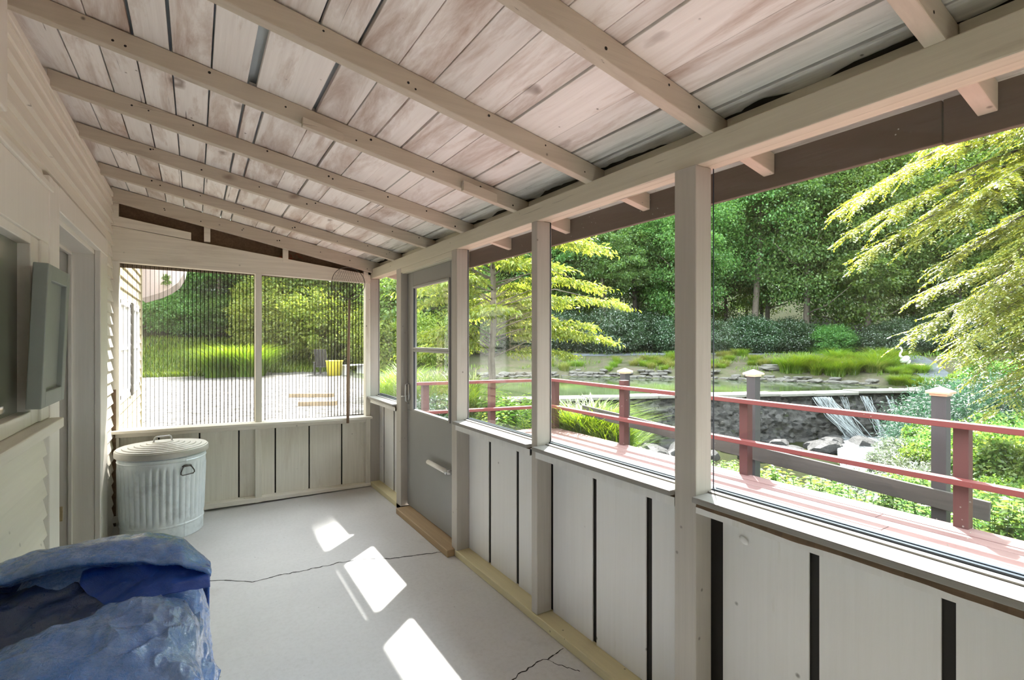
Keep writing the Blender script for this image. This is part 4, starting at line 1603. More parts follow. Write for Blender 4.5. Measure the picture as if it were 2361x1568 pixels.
for lay in range(3):
    k0 = 0.0
    while k0 < sum(tot):
        q = k0
        for e in range(4):
            if q <= tot[e]:
                p = edge[e] + (edge[e + 1] - edge[e]) * (q / tot[e])
                break
            q -= tot[e]
        dn_ = np.array([.72, .69])
        if lay == 0 or (lay == 1 and r.random() < .75) or (lay == 2 and r.random() < .35 and 5 < k0 < 12):
            o = bpy.data.objects.new('shore_rock', rocks[r.randrange(5)])
            COL.objects.link(o)
            sc = r.uniform(.17, .40)
            p2 = p + dn_ * (.10 + lay * .26 + r.uniform(-.08, .08))
            o.location = (p2[0], p2[1], -.26 + lay * .125 + r.uniform(-.02, .02))
            o.scale = (sc, sc * .8, sc * .75)
            o.rotation_euler = (r.uniform(-.1, .1), r.uniform(-.1, .1), r.uniform(0, 6.3))
            tag(o, 'flat grey ledge rock in the low wall along the far pond shore', 'rock', 'ledge rocks along the pond shore')
        k0 += r.uniform(.28, .50)
rocks2 = []
for k in range(3):
    me = rock_mesh(60 + k, .7); me.materials.append(M['damrock']); rocks2.append(me)
for n in range(44):
    s_ = r.uniform(2.5, 15.5)
    p = DA + DU * s_ - DN * r.uniform(.7, 2.3)
    o = bpy.data.objects.new('creek_rock', rocks2[n % 3]); COL.objects.link(o)
    sc = r.uniform(.16, .42)
    o.location = (p[0], p[1], gz(*p) + sc * .2); o.scale = (sc * 1.2, sc, sc); o.rotation_euler = (r.uniform(-.3, .3), r.uniform(-.3, .3), r.uniform(0, 6.3))
    tag(o, 'dark wet rock lying at the foot of the stone dam', 'rock', 'wet rocks below the dam')
for k in range(3):
    x, y = at(1795 - k * 6, 24.2 - k * .9)
    o = bpy.data.objects.new('stone_step', rocks[k]); COL.objects.link(o)
    o.location = (x, y, gz(x, y) + .05); o.scale = (.75, .5, .35); o.rotation_euler = (0, 0, -.7)
    tag(o, 'flat stone step climbing the far bank left of the tall grass mound', 'step', 'stone steps on the far bank')
x, y = at(2119, 20.0)
o = bpy.data.objects.new('garden_boulder', rock_mesh(40, .85)); COL.objects.link(o); o.data.materials.append(M['tanstone'])
o.location = (x, y, gz(x, y) + .13); o.scale = (.25, .24, .23)
tag(o, 'rounded tan boulder beside the pale bird statue', 'boulder')

# heron statue
x, y = at(2086, 20.6)
hs = tag(empty('bird_statue', (x, y, gz(x, y)), math.radians(150)), 'white long-necked wading bird statue on the far bank', 'statue')
b = MB()
b.ball((0, 0, .42), (.22, .115, .13), 14, 10, rot=(0, .55, 0))
b.ball((-.17, 0, .30), (.13, .05, .05), 10, 7, rot=(0, .9, 0))
b.tube([(.13, 0, .50), (.20, 0, .58), (.19, 0, .68), (.12, 0, .76), (.12, 0, .84), (.17, 0, .89)], [.065, .045, .034, .03, .03, .036], 10)
b.ball((.185, 0, .90), (.055, .038, .04), 10, 7)
b.build('body', M['white'], hs, True)
b = MB()
b.tube([(.22, 0, .895), (.29, 0, .875), (.34, 0, .84)], [.018, .012, .004], 8)
b.build('beak', M['beak'], hs, True)
for sy in (-.04, .04):
    b = MB()
    b.tube([(.0, sy, .34), (-.02, sy, .17), (.0, sy, 0), (.06, sy, .0)], .012, 6)
    b.build('leg', M['beak'], hs, True)

# ------------------------------------------------------------------ deck, red railing, charcoal posts
b = MB()
r = random.Random(9)
x = 1.62
while x < 4.96:
    w_ = .138
    x1 = min(x + w_, 5.0)
    yj = r.uniform(-1.5, 4)
    ye = 6.62 - (x1 - 1.6) * .035 if x > 2.2 else 3.0
    for (y0, y1) in ((-4.0, yj - .002), (yj + .002, 6.66 if x > 3.6 else 6.66)):
        dz = r.uniform(-.002, .002)
        b.box(x, x1 - .007, y0, y1, -.045 + dz, -.005 + dz)
    x = x1
tag(b.build('deck', M['deck'], bevel=.003), 'weathered red painted plank deck outside the windows', 'deck')
b = MB()
b.box(1.62, 4.97, -4, 6.6, -.2, -.047)
b.build('deck_frame', M['redpost'], bpy.data.objects['deck'])

rl = tag(empty('deck_railing', (4.92, 0, 0)), 'red two-rail wooden railing along the outer edge of the deck', 'railing')
cor = (4.92, 6.52)
end = (2.60, 6.98)
for z in (.785, .355):
    b = MB()
    b.bar((-.035, -4, z), (-.035, 6.52, z), .085, .046)
    b.build('rail', M['red'], rl, bevel=.004)
    b = MB()
    b.bar((-.035, 6.50, z), (end[0] - 4.92, end[1], z), .085, .046)
    b.build('rail', M['red'], rl, bevel=.004)
for (px, py, zt) in ((0, 1.38, .762), (0, 3.17, .762), (0, 4.97, .875), (0, 6.52, .76), (-1.05, 6.79, .76), (-2.09, 6.97, .76), (0, -.42, .762), (0, -2.2, .762)):
    b = MB()
    b.box(px + .012, px + .106, py - .047, py + .047, -.20, zt)
    b.build('railing_post', M['redpost'], rl, bevel=.004)

for k, (py, zt) in enumerate(((1.63, .975), (3.32, 1.035), (5.33, .955))):
    x = 5.36
    c = tag(empty('capped_post', (x, py, gz(x, py) - .1)),
            ['charcoal post with copper cap in the rightmost window, next to a red railing post', 'charcoal post with copper cap in front of the waterfall dam, middle of the three',
             'charcoal post with copper cap seen in the window left of the wide square post'][k], 'post', 'charcoal garden posts with copper caps')
    z0 = c.location.z
    b = MB()
    b.box(-.052, .052, -.052, .052, 0, zt - z0)
    b.build('post_shaft', M['darkpost'], c, bevel=.004)
    b = MB()
    e, h = .082, zt - z0
    b.box(-e, e, -e, e, h, h + .018)
    b.raw([(-e, -e, h + .018), (e, -e, h + .018), (e, e, h + .018), (-e, e, h + .018), (0, 0, h + .062)], [(0, 1, 4), (1, 2, 4), (2, 3, 4), (3, 0, 4)])
    b.box(-.06, .06, -.06, .06, h - .02, h)
    b.build('post_cap', M['copper'], c, bevel=.002)
b = MB()
b.bar((5.29, 1.30, .075), (5.29, 6.2, .30), .035, .155)
tag(b.build('fence_plank', M['greywood'], bevel=.004), 'long weathered grey plank fixed across the charcoal posts', 'plank')

# ------------------------------------------------------------------ trees
def tree_proto(seed, h, crown, mat, leaf, nc, per, trunk_r, low=.25, lean=.05, spread=.3):
    """A broadleaf tree: trunk with boughs, crown of leaf clumps."""
    rg = np.random.default_rng(seed)
    root = empty('tree')
    tp = trunk_pts(rg, h * .86, lean, 8)
    b = MB()
    b.tube(tp, [trunk_r * (1 - .8 * k / 7) * (1.35 if k == 0 else 1) for k in range(8)], 8)
    for k in range(9):
        f = low + (.85 - low) * (k + rg.random()) / 9
        i0 = min(6, int(f * 7)); t_ = f * 7 - i0
        p = [tp[i0][m] * (1 - t_) + tp[i0 + 1][m] * t_ for m in range(3)]
        a = rg.random() * 6.28
        l = crown * (.55 + .4 * rg.random())
        q = [p[0] + math.cos(a) * l, p[1] + math.sin(a) * l, p[2] + l * .45]
        mdl = [(p[0] + q[0]) / 2, (p[1] + q[1]) / 2, p[2] + l * .15]
        b.tube([p, mdl, q], [trunk_r * .35, trunk_r * .22, trunk_r * .06], 5)
    b.build('trunk', M['bark'], root, True)
    specs = []
    zc_ = h * (low + 1) / 2
    specs.append(((tp[4][0], tp[4][1], zc_), (crown, crown, h * (1 - low) / 2), nc, per, leaf, spread))
    for k in range(4):
        a = rg.random() * 6.28
        zz = h * (low + .1 + .6 * rg.random())
        specs.append(((math.cos(a) * crown * .6, math.sin(a) * crown * .6, zz), (crown * .55, crown * .55, crown * .4), nc // 5, per, leaf, spread))
    foliage('foliage', rg, specs, M[mat], .62, root)
    return root


def place(proto, x, y, rz, sc, label, cat, group, first):
    o = proto if first else copy_tree(proto)
    o.location = (x, y, gz(x, y) - .05)
    o.rotation_euler = (0, 0, rz)
    o.scale = (sc, sc, sc * 1.0)
    return tag(o, label, cat, group)


protos = [tree_proto(101, 15, 3.0, 'leaf_mid', .135, 250, 170, .17, .18, spread=.21),
          tree_proto(102, 13, 2.8, 'leaf_light', .13, 240, 170, .15, .16, spread=.21),
          tree_proto(103, 17, 3.2, 'leaf_mid', .135, 270, 170, .19, .22, spread=.21),
          tree_proto(104, 14, 3.0, 'leaf_mid', .13, 250, 170, .17, .14, spread=.21),
          tree_proto(105, 12, 2.6, 'leaf_light', .125, 230, 170, .13, .12, spread=.21)]
used = [False] * 5
KL = ['tall leafy green tree in the wood beyond the pond path', 'light green leafy tree in the wood beyond the pond path', 'tallest mid green tree with a longer bare trunk in the wood beyond the pond path',
      'bushy mid green tree in the shade of the wood beyond the pond path', 'small light green tree in the wood beyond the pond path']
r = random.Random(77)
pts = []
tries = 0
P0, P1 = np.array((9.0, 36.0)), np.array((39.0, 3.0))
dv = (P1 - P0) / np.linalg.norm(P1 - P0)
nv = np.array([-dv[1], dv[0]])
if nv.dot((1, 1)) < 0: nv = -nv
Lf = np.linalg.norm(P1 - P0)
while len(pts) < 62 and tries < 6000:
    tries += 1
    a, c = r.uniform(-2, Lf + 10), abs(r.gauss(0, 7)) + .3
    p = P0 + dv * a + nv * c
    if c > 22 or any(np.hypot(*(p - q)) < 2.5 for q, _ in pts): continue
    if np.min(np.hypot(fine_x := p[0] - np.array([q[0] for q in pp]), p[1] - np.array([q[1] for q in pp]))) < 1.3: continue
    pts.append((p, c))
for p, c in pts:
    k = r.choice((0, 1, 1, 2, 3, 4)) if c > 4 else r.choice((0, 1, 3, 4, 4, 2))
    place(protos[k], p[0], p[1], r.uniform(0, 6.28), r.uniform(.85, 1.2), KL[k], 'tree', 'trees of the wood beyond the pond', not used[k])
    used[k] = True
# wooded hillside behind the gravel yard
for n in range(30):
    x, y = r.uniform(-20, 12), 32.5 + 24 * r.random() ** 1.4
    if any(np.hypot(x - q[0], y - q[1]) < 3 for q, _ in pts): continue
    pts.append((np.array((x, y)), 0))
    k = r.choice((3, 3, 0, 2))
    place(protos[k], x, y, r.uniform(0, 6.28), r.uniform(.8, 1.1), 'dark tree on the shaded hillside behind the gravel yard', 'tree', 'trees on the hillside behind the yard', False)

# trees standing to the right of the porch, behind the feathery tree
for n, (x, y) in enumerate(((11, -6), (15.5, -5), (20, -3.5), (24.5, -2), (28, 1.0), (13, -10.5), (19, -9.5), (25, -8), (6.5, -8.5), (8.5, -13))):
    place(protos[(0, 3, 2, 4, 1)[n % 5]], x, y, n * 1.3, .95, 'leafy tree beyond the right end of the deck', 'tree', 'trees right of the deck', False)

# understory shrubs
def shrub_proto(seed, rx, rz_, mat, leaf, nc, per, wid=.55, name='shrub'):
    rg = np.random.default_rng(seed)
    root = empty(name)
    b = MB()
    for k in range(6):
        a = rg.random() * 6.28
        q = (math.cos(a) * rx * .6, math.sin(a) * rx * .6, rz_ * (.9 + .5 * rg.random()))
        b.tube([(0, 0, -.05), (q[0] * .4, q[1] * .4, q[2] * .5), q], [.02 * rx + .008, .014 * rx + .006, .004], 5)
    b.build('stem', M['bark'], root)
    specs = [((0, 0, rz_ * .95), (rx, rx, rz_), nc, per, leaf, .28)]
    for k in range(3):
        a = rg.random() * 6.28
        specs.append(((math.cos(a) * rx * .55, math.sin(a) * rx * .55, rz_ * (.7 + .8 * rg.random())), (rx * .55, rx * .55, rz_ * .6), nc // 4, per, leaf, .3))
    foliage('foliage', rg, specs, M[mat], wid, root)
    return root


us = [shrub_proto(201, 1.7, 1.2, 'leaf_dark', .10, 190, 100), shrub_proto(202, 1.5, 1.0, 'leaf_mid', .10, 170, 100)]
ul = ['dark evergreen shrub under the trees beyond the pond path', 'green shrub under the trees beyond the pond path']
u2 = [False, False]
for n in range(24):
    a = -1 + (Lf + 4) * n / 23 + r.uniform(-.5, .5)
    p = P0 + dv * a + nv * r.uniform(-.4, 2.2)
    k = 0 if r.random() < .7 else 1
    place(us[k], p[0], p[1], r.uniform(0, 6.28), r.uniform(.75, 1.15), ul[k], 'shrub', 'shrubs at the edge of the wood', not u2[k])
    u2[k] = True

# slender yellow-green tree by the near end of the pond
def spray_tree():
    rg = np.random.default_rng(55)
    x, y = at(1136, 12.4)
    root = tag(empty('young_tree', (x, y, gz(x, y) - .05)), 'slender tree with bright yellow green leaves at the near end of the pond', 'tree')
    tp = [(0, 0, 0), (.02, .02, .7), (-.03, .02, 1.5), (.03, 0, 2.4), (.05, .05, 3.4), (.0, .1, 4.6), (.05, .1, 6.2), (.0, .1, 9.0), (.05, .05, 13.4)]
    b = MB()
    b.tube(tp, [.105, .095, .088, .078, .07, .062, .055, .04, .012], 10)
    P, D, N, LL = [], [], [], []
    sa, ca = math.sin(YAW), math.cos(YAW)
    rt = np.array([ca, -sa, 0])
    for k in range(78):
        z = 1.45 + 4.4 * (k + rg.random()) / 78
        i0 = next(i for i in range(6) if tp[i + 1][2] >= z)
        t_ = (z - tp[i0][2]) / (tp[i0 + 1][2] - tp[i0][2])
        p = np.array(tp[i0]) * (1 - t_) + np.array(tp[i0 + 1]) * t_
        a = rg.random() * 6.28
        l = (2.5 - .33 * abs(z - 3.1)) * (.65 + .45 * rg.random())
        d = np.array([math.cos(a), math.sin(a), 0])
        l *= 1 + .28 * max(0, d.dot(rt))
        e = p + d * l + np.array([0, 0, .35 - .25 * rg.random() - .10 * l])
        m1 = p + d * l * .5 + np.array([0, 0, .42])
        b.tube([p, m1, e], [.02, .012, .003], 5)
        for q in range(int(72 * l / 2)):
            t2 = .22 + .78 * rg.random()
            c = (p * (1 - t2) ** 2 + 2 * t2 * (1 - t2) * m1 + t2 ** 2 * e)
            sd = unit(np.cross(d, (0, 0, 1.0)) * rg.choice((-1, 1)) + d * .8)
            tw = .44 * (.5 + rg.random())
            for w in range(7):
                f = (w + .5) / 7
                P.append(c + sd * tw * f + np.array([0, 0, -.12 * f * f]) + rg.normal(size=3) * .03)
                D.append(sd * .8 + rg.normal(size=3) * .55 + np.array([0, 0, -.55]))
                N.append(np.array([0, 0, 1.0]) + rg.normal(size=3) * .5)
                LL.append(.095 + .05 * rg.random())
    for q in range(210):  # unseen upper crown, added to keep sun from entering the far window
        aa, rr_ = rg.random() * 6.28, .60 * math.sqrt(rg.random())
        cc = np.array([.56 + rr_ * math.cos(aa), -.62 + rr_ * math.sin(aa), 12.0 + 1.5 * (2 * rg.random() - 1)])
        b.tube([(0, .1, cc[2] - .8), tuple((np.array([0, .1, cc[2] - .4]) + cc) / 2), tuple(cc)], [.012, .008, .003], 4, cap=False)
        for w in range(42):
            P.append(cc + rg.normal(size=3) * .15); D.append(rg.normal(size=3) + np.array([0, 0, -.4])); N.append(np.array([0, 0, 1.0]) + rg.normal(size=3) * .5); LL.append(.17 + .08 * rg.random())
    b.build('trunk', M['bark'], root, True)
    LL = np.array(LL)
    v, f = leaves(np.array(P), np.array(D), np.array(N), LL, LL * .36)
    link('foliage', np_mesh('foliage', v, f, 4), M['leaf_yellow'], root)
spray_tree()

# feathery golden-green tree whose boughs reach in from the right
def feather_tree():
    rg = np.random.default_rng(66)
    x, y = 13.6, 1.2
    g0 = gz(x, y)
    root = tag(empty('feathery_tree', (x, y, g0)), 'tree with feathery golden green boughs reaching in from the right', 'tree')
    top = 11.0
    b = MB()
    b.tube([(0, 0, -.1), (-.05, .05, 2), (.05, .1, 5), (0, .1, 8), (.05, 0, top)], [.24, .2, .15, .09, .02], 10)
    b.build('trunk', M['bark'], root, True)
    tips = [(1925, 8.6, 3.62), (1965, 8.4, 3.25), (1985, 8.8, 2.85), (1975, 9.2, 3.95), (2090, 8.6, 1.42), (2120, 8.8, 2.15), (2170, 8.4, 2.55), (2220, 7.8, 3.2), (2060, 9.4, 4.4),
            (2250, 7.6, 1.95), (2275, 7.9, 1.1), (2240, 8.6, .75), (2300, 7.4, .35), (2330, 7.2, 2.6), (2290, 7.4, 3.7), (2180, 8.2, 4.5), (2355, 7.0, 1.5), (2390, 7.2, 3.0),
            (2140, 9.6, 5.2), (2350, 7.6, 4.6), (2040, 9.0, 3.55), (2150, 9.0, 3.75), (2200, 8.8, 1.55), (2420, 7.0, .8), (2330, 8.0, 4.1), (2250, 8.6, 5.0), (2110, 8.2, 3.0)]
    tb = MB()
    P, D, N, LL = [], [], [], []
    for q in range(22):
        tips.append((2160 + 330 * rg.random(), 7.4 + 2.4 * rg.random(), .6 + 4.8 * rg.random()))
    for (px, dep, z) in tips:
        tx, ty = at(px, dep)
        e = np.array([tx - x, ty - y, z - g0])
        hz0 = min(top - .5, e[2] + .5 + rg.random() * 1.2)
        p = np.array([0, .05, hz0])
        m1 = p * .45 + e * .55 + np.array([0, 0, .75 + .4 * rg.random()])
        ts = np.linspace(0, 1, 9)
        cur = [(p * (1 - t) ** 2 + 2 * t * (1 - t) * m1 + t * t * e) for t in ts]
        tb.tube(cur, [.035 - .032 * t for t in ts], 6)
        ln_ = np.linalg.norm(e - p)
        for k in range(int(31 * ln_)):
            t = .18 + .82 * rg.random()
            c = p * (1 - t) ** 2 + 2 * t * (1 - t) * m1 + t * t * e
            ax = unit(2 * (1 - t) * (m1 - p) + 2 * t * (e - m1))
            sgn = rg.choice((-1, 1))
            sd = unit(np.cross(ax, (0, 0, 1.0)) * sgn * .9 + ax * .75 + rg.normal(size=3) * .15)
            tw = (.25 + .5 * rg.random()) * (1.2 - .5 * t)
            nl = int(tw / .016)
            for w in range(nl):
                f = (w + .5) / nl
                P.append(c + sd * tw * f + np.array([0, 0, -.22 * tw * f * f]))
                s2 = unit(np.cross(sd, (0, 0, 1.0))) * (1 if w % 2 else -1)
                D.append(s2 * .8 + sd * .6 + rg.normal(size=3) * .18 + np.array([0, 0, -.18]))
                N.append(np.array([0, 0, 1.0]) + rg.normal(size=3) * .28)
                LL.append(.048 + .026 * rg.random())
    tb.build('bough', M['twig'], root, True)
    LL = np.array(LL)
    v, f = leaves(np.array(P), np.array(D), np.array(N), LL, LL * .42, .1, .1)
    link('foliage', np_mesh('foliage', v, f, 4), M['leaf_gold'], root)
feather_tree()

# ------------------------------------------------------------------ plants near the deck and along the ravine
def leafy_plant(seed, h, n_stem, leaf, mat, spread=.3, wid=.38, name='leafy_plant'):
    rg = np.random.default_rng(seed)
    root = empty(name)
    b = MB()
    P, D, N, LL = [], [], [], []
    for k in range(n_stem):
        a = rg.random() * 6.28
        rr_ = spread * math.sqrt(rg.random())
        hh = h * (.65 + .4 * rg.random())
        p0 = np.array([math.cos(a) * rr_ * .5, math.sin(a) * rr_ * .5, -.05])
        p1 = np.array([math.cos(a) * rr_, math.sin(a) * rr_, hh])
        b.tube([p0, (p0 + p1) / 2 + rg.normal(size=3) * .02, p1], [.006, .005, .002], 4, cap=False)
        nl = int(hh / .028)
        for w in range(nl):
            f = .2 + .8 * (w + .5) / nl
            an = w * 2.4 + a
            d = np.array([math.cos(an), math.sin(an), .25 - .35 * (1 - f)])
            P.append(p0 + (p1 - p0) * f); D.append(d + rg.normal(size=3) * .15); N.append(np.array([0, 0, 1.0]) + rg.normal(size=3) * .25)
            LL.append(leaf * (1.15 - .55 * f) * (.8 + .4 * rg.random()))
    b.build('stem', M['leaf_dark'], root)
    LL = np.array(LL)
    v, f = leaves(np.array(P), np.array(D), np.array(N), LL, LL * wid, .2, .28)
    link('leaves', np_mesh('leaves', v, f, 4), M[mat], root)
    return root


def grass_clump(seed, n, h, w, rad, mat, lean=.9, name='grass_clump'):
    rg = np.random.default_rng(seed)
    root = empty(name)
    a, q = rg.random(n) * 6.28, rad * np.sqrt(rg.random(n))
    base = np.stack([np.cos(a) * q, np.sin(a) * q, np.full(n, -.04)], 1)
    me = blades_mesh('grass', rg, base, np.full(n, h), w, lean, 4)
    o = link('grass_blades', me, M[mat], root)
    o['kind'] = 'stuff'
    return root


PL = [leafy_plant(301, .75, 11, .17, 'leaf_light', .30), leafy_plant(302, .62, 12, .13, 'leaf_mid', .32, .42),
      leafy_plant(303, .85, 9, .20, 'leaf_light', .28, .30), leafy_plant(304, .5, 14, .11, 'leaf_yellow', .34, .5)]
PN = ['light green leafy weed on the slope below the deck edge', 'mid green leafy weed on the slope below the deck edge', 'tall narrow leaved weed on the slope below the deck edge',
      'yellow green leafy weed on the slope below the deck edge']
pu = [False] * 4
def put(k, x, y, sc, label=None, group='weeds on the slope below the deck'):
    o = place(PL[k], x, y, r.uniform(0, 6.28), sc, label or PN[k], 'plant', group, not pu[k])
    pu[k] = True
    return o
r = random.Random(31)
cnt = 0
spots = []
while cnt < 135:
    x, y = r.uniform(5.55, 10.2), r.uniform(-.6, 8.2)
    if y > 9.8 - .25 * (x - 5.5): continue
    if min([9] + [np.hypot(x - a, y - c) for a, c in spots]) < .33: continue
    g = gz(x, y)
    # keep the plants below the sight line to the foot of the dam
    dep = x * math.sin(YAW) + y * math.cos(YAW)
    px = 1180 + 1150 * (x * math.cos(YAW) - y * math.sin(YAW)) / dep
    lim = 1.43 - dep * (r.choice((1068, 1090, 1120, 1050)) - 784) / 1150 if px < 2060 else .2
    if px < 1440: lim = 1.43 - dep * (975 - 784) / 1150
    if lim - g < .22: continue
    k = r.choice((0, 1, 1, 2, 3, 0))
    sc = min(1.25, (lim - g) / (.75, .62, .85, .5)[k])
    put(k, x, y, sc * r.uniform(.85, 1.0))
    spots.append((x, y))
    cnt += 1
for n in range(26):
    x, y = at(r.uniform(1095, 1260), r.uniform(8.3, 10.4))
    if x < 5.05 and y < 6.9: continue
    put(r.choice((3, 3, 0)), x, y, r.uniform(.7, 1.0), 'yellow green leafy plant at the corner of the deck below the slender tree' , 'plants at the deck corner')

GC = [grass_clump(401, 420, .62, .016, .26, 'grass'), grass_clump(402, 380, .8, .018, .24, 'grass', 1.0), grass_clump(403, 360, .6, .015, .26, 'grass_gold')]
gu = [False] * 3
def putg(k, x, y, sc, label, group, cat='grass'):
    o = place(GC[k], x, y, r.uniform(0, 6.28), sc, label, cat, group, not gu[k])
    gu[k] = True
    return o
for n in range(30):
    x, y = at(r.uniform(1262, 1430), r.uniform(7.9, 9.6))
    if x < 5.25: x = 5.25 + r.random() * .5
    putg(r.choice((0, 1)), x, y, r.uniform(.8, 1.15), 'bright green grass tuft behind the deck railing', 'grass tufts behind the deck')
for n in range(20):
    x, y = at(r.uniform(880, 1080), r.uniform(9.5, 15))
    putg(r.choice((0, 1, 2)), x, y, r.uniform(.9, 1.4), 'tall grass tuft on the lawn seen past the storm door', 'grass tufts past the storm door')
for n in range(12):
    x, y = at(r.uniform(1090, 1240), r.uniform(11.3, 12.6))
    putg(r.choice((0, 2)), x, y, r.uniform(.7, 1.0), 'grass tuft by the near end of the dam', 'grass tufts by the dam')
# the long mound of drooping grass on the far bank
for n in range(64):
    px = 1812 + 270 * r.random()
    x, y = at(px, 20.9 + 2.6 * r.random() - .6 * (px - 1812) / 270)
    if float(pond_dist(np.array([x]), np.array([y]))[0]) < .55: continue
    putg(r.choice((0, 1, 1, 2)), x, y, r.uniform(.8, 1.25), 'drooping grass tuft in the long mound on the far bank', 'grass mound on the far bank')
for n in range(60):
    px = r.uniform(1268, 1800)
    x, y = at(px, r.uniform(23.5, 27.2))
    if float(pond_dist(np.array([x]), np.array([y]))[0]) < .8: continue
    putg(r.choice((0, 2)), x, y, r.uniform(.5, .95), 'small grass tuft on the bare far bank', 'tufts on the bare bank')
for n in range(30):
    x, y = at(r.uniform(2050, 2135), r.uniform(17.6, 20.2))
    if float(pond_dist(np.array([x]), np.array([y]))[0]) < .5: continue
    putg(r.choice((0, 1)), x, y, r.uniform(.45, .7), 'short grass tuft sloping down to the right end of the dam', 'grass by the right end of the dam')
# tall grass beside the gravel yard
for n in range(16):
    x, y = at(r.uniform(500, 588), r.uniform(21.5, 23.5))
    putg(1, x, y, r.uniform(1.6, 2.2), 'tall grass clump at the edge of the gravel yard', 'grass by the gravel yard')

# round dark bush by the railing corner
bb = shrub_proto(210, .44, .36, 'leaf_dark', .055, 150, 40, .5, 'round_bush')
x, y = at(1004, 8.7)
place(bb, x, y, 0, 1.0, 'clipped round dark green bush seen through the storm door', 'bush', None, True)

# ravine shrubs on the right
SP = [shrub_proto(211, .8, .6, 'leaf_mid', .062, 170, 70), shrub_proto(212, .7, .7, 'leaf_light', .068, 170, 70), shrub_proto(213, .95, .55, 'leaf_teal', .05, 220, 90, .2),
      shrub_proto(214, .6, .45, 'leaf_silver', .075, 120, 60, .26)]
SL = ['mid green shrub on the right bank of the ravine', 'light green shrub on the right bank of the ravine', 'blue green juniper spreading behind the rightmost charcoal post', 'grey green shrub on the right bank of the ravine']
su = [False] * 4
def puts(k, px, dep, top, label=None, rad=None):
    x, y = at(px, dep)
    g = gz(x, y)
    zt = 1.43 - dep * (top - 784) / 1150
    sc = max(.5, (zt - g) / (2.1 * (.6, .7, .55, .45)[k]))
    place(SP[k], x, y, r.uniform(0, 6.28), sc, label or SL[k], 'shrub', 'shrubs on the right bank of the ravine', not su[k])
    su[k] = True
for (k, px, dep, top) in ((2, 2185, 13.2, 925), (2, 2225, 12.6, 890), (2, 2280, 12.0, 875), (2, 2340, 11.5, 850), (2, 2150, 12.2, 955), (1, 2230, 15.5, 850), (1, 2170, 16, 862), (0, 2330, 14, 820),
                          (1, 2175, 11.2, 960), (1, 2180, 10.2, 985), (0, 2260, 9.8, 960), (1, 2290, 8.6, 985), (0, 2340, 8.6, 1010), (1, 2140, 9.6, 1020), (3, 2120, 10.4, 1000), (3, 2085, 9.9, 1030), (3, 2130, 8.9, 1050),
                          (0, 2130, 8.2, 1080), (1, 2330, 7.4, 1090), (0, 2270, 7.0, 1130), (0, 2320, 6.3, 1170), (0, 2380, 6.6, 1120), (1, 2250, 6.6, 1180), (3, 2160, 7.4, 1110), (0, 2370, 9.6, 950), (1, 2400, 8.0, 1000),
                          (0, 2350, 5.9, 1215), (0, 2280, 6.1, 1205), (3, 2000, 8.6, 1075), (0, 2420, 12, 900)):
    puts(k, px, dep, top)
# bushes beyond the gravel yard, and the seats there
YB_ = [shrub_proto(220, 1.9, 1.5, 'leaf_yellow', .12, 170, 70), shrub_proto(221, 1.8, 2.0, 'leaf_light', .13, 170, 70)]
yu = [False, False]
for (k, px, dep, sc) in ((0, 640, 27, 1.1), (0, 680, 28.5, 1.4), (1, 720, 29.5, 1.5), (0, 750, 27.5, 1.3), (1, 800, 30, 1.7), (0, 830, 29, 1.3), (1, 660, 33, 1.6), (1, 610, 31, 1.2), (1, 880, 30, 1.5), (0, 900, 26, 1.1), (1, 960, 27, 1.5), (1, 1010, 28, 1.4), (1, 1060, 29, 1.4), (0, 1000, 25, .9), (1, 930, 33, 2.0)):
    x, y = at(px, dep)
    place(YB_[k], x, y, r.uniform(0, 6.28), sc, ['yellow green bush beyond the gravel yard', 'tall light green bush beyond the gravel yard'][k], 'bush', 'bushes beyond the gravel yard', not yu[k])
    yu[k] = True

for n in range(16):
    x, y = r.uniform(-9, 5), r.uniform(32.5, 40)
    k = n % 2
    place(us[k], x, y, r.uniform(0, 6.28), r.uniform(.8, 1.3), ['dark evergreen shrub on the hillside behind the gravel yard', 'green shrub on the hillside behind the gravel yard'][k], 'shrub', 'shrubs on the hillside', False)

def garden_chair(px, dep, rz):
    x, y = at(px, dep)
    o = tag(empty('garden_chair', (x, y, gz(x, y)), rz), 'black slatted garden chair at the back of the gravel yard', 'chair')
    b = MB(); b.box(-.3, .3, -.3, .3, .36, .40); b.build('seat', M['blackplastic'], o)
    for k in range(5):
        b = MB(); b.obox((-.24 + k * .12, .36, .78), (.10, .025, .85), (-.25, 0, 0)); b.build('back_slat', M['blackplastic'], o)
    for sx in (-.34, .34):
        b = MB(); b.box(sx - .06, sx + .06, -.38, .34, .58, .61); b.build('armrest', M['blackplastic'], o)
        for sy in (-.32, .3):
            b = MB(); b.box(sx - .03, sx + .03, sy - .03, sy + .03, -.03, .58); b.build('leg', M['blackplastic'], o)
garden_chair(748, 23.2, 2.5)
x, y = at(771, 22.6)
b = MB()
b.lathe([(0, 0), (.30, 0), (.36, .62), (.38, .64), (.38, .68), (.34, .68), (.30, .05), (0, .05)], 28)
tag(b.build('garden_tub', M['yellow'], None, True, loc=(x, y, gz(x, y))), 'bright yellow tub beside the black garden chair', 'tub')
x, y = at(812, 23.5)
o = tag(empty('garden_bench', (x, y, gz(x, y)), .6), 'pale garden bench at the right of the yellow tub', 'bench')
b = MB(); b.box(-.7, .7, -.22, .22, .42, .47); b.build('seat', M['white'], o)
for sx in (-.6, .6):
    b = MB(); b.box(sx - .04, sx + .04, -.2, .2, -.02, .42); b.build('leg', M['white'], o)
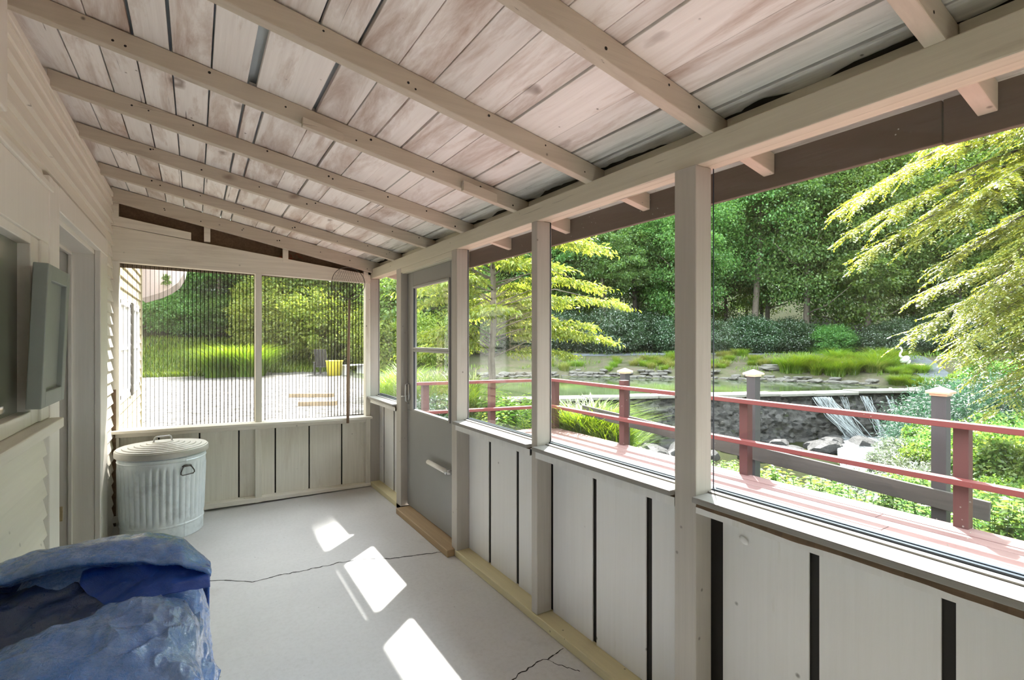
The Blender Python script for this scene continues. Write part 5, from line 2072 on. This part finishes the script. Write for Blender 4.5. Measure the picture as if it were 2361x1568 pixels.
for k, (pa, pb, yy) in enumerate(((668, 768, 915), (690, 775, 936))):
    dep = 1.60 * 1150 / (yy - 784)
    x0, y0 = at(pa, dep); x1, y1 = at(pb, dep)
    b = MB()
    b.bar((x0, y0, gz(x0, y0) + .035), (x1, y1, gz(x1, y1) + .035), .16, .15)
    tag(b.build('step_timber', M['timber'], bevel=.01), ['upper timber step edge in the gravel yard', 'lower timber step edge in the gravel yard'][k], 'step')

# curved pale canopy on the house wing with a small fern hanging from it
cp = tag(empty('canopy', (-.62, 8.25, 0)), 'pale curved canopy edge on the house wing outside the corrugated window', 'canopy')
b = MB()
pr = [(0, 1.98), (.10, 2.02), (.20, 2.06), (.32, 2.13), (.42, 2.22), (.49, 2.36), (.52, 2.55), (.53, 2.9)]
for (p, q) in zip(pr[:-1], pr[1:]):
    b.hexa([(p[0], 0, p[1]), (q[0], 0, q[1]), (q[0], .9, q[1]), (p[0], .9, p[1]), (p[0] - .015, 0, p[1] + .03), (q[0] - .02, 0, q[1] + .03), (q[0] - .02, .9, q[1] + .03), (p[0] - .015, .9, p[1] + .03)])
b.raw([(0, .02, 2.9)] + [(p[0] - .01, .02, p[1] + .01) for p in pr], [tuple(range(9))])
b.build('canopy_sheet', M['pinkgrey'], cp)
fn = empty('hanging_fern', (-.33, 8.16, 2.24))
rg = np.random.default_rng(9)
foliage('fronds', rg, [((0, 0, 0), (.06, .06, .06), 14, 16, .032, .4)], M['leaf_mid'], .4, fn)
b = MB(); b.tube([(0, 0, .02), (0, .01, .7)], .003, 5); b.build('hanging_wire', M['steel'], fn)
tag(fn, 'small green fern hanging in front of the pale canopy', 'plant')

# lawn grass
def lawn(name, n, xr, yr, h, w, cond, label):
    rg = np.random.default_rng(n)
    x = rg.uniform(*xr, n * 2); y = rg.uniform(*yr, n * 2)
    k = cond(x, y); x, y = x[k][:n], y[k][:n]
    base = np.stack([x, y, ground(x, y) - .02], 1)
    me = blades_mesh(name, rg, base, np.full(len(x), h), w, .8, 3)
    return tag(link(name, me, M['grass']), label, 'grass', kind='stuff')
lawn('lawn_grass', 16000, (2.2, 8.5), (7.2, 13.5), .16, .014, lambda x, y: (x > .36 * y + .3) & (pond_dist(x, y) > .2), 'short lawn grass between the deck and the pond')
lawn('hillside_grass', 22000, (-9, 12), (26.2, 32), .30, .045, lambda x, y: y > 26.4 + .3 * np.sin(x), 'grass on the slope behind the gravel yard')
lawn('bank_grass', 9000, (9, 31), (7, 29), .22, .03, lambda x, y: (pond_dist(x, y) > .9) & (pond_dist(x, y) < 9) & (fbm(x * .7, y * .7) > .47) & (y > 24.0 - .88 * (x - 9) - 4), 'thin grass on the far pond bank')
lawn('forest_grass', 9000, (10, 42), (3, 36), .3, .035, lambda x, y: (pond_dist(x, y) > 8.5) & (pond_dist(x, y) < 15) & (fbm(x * .5, y * .5) > .46), 'ground cover under the trees beyond the path')
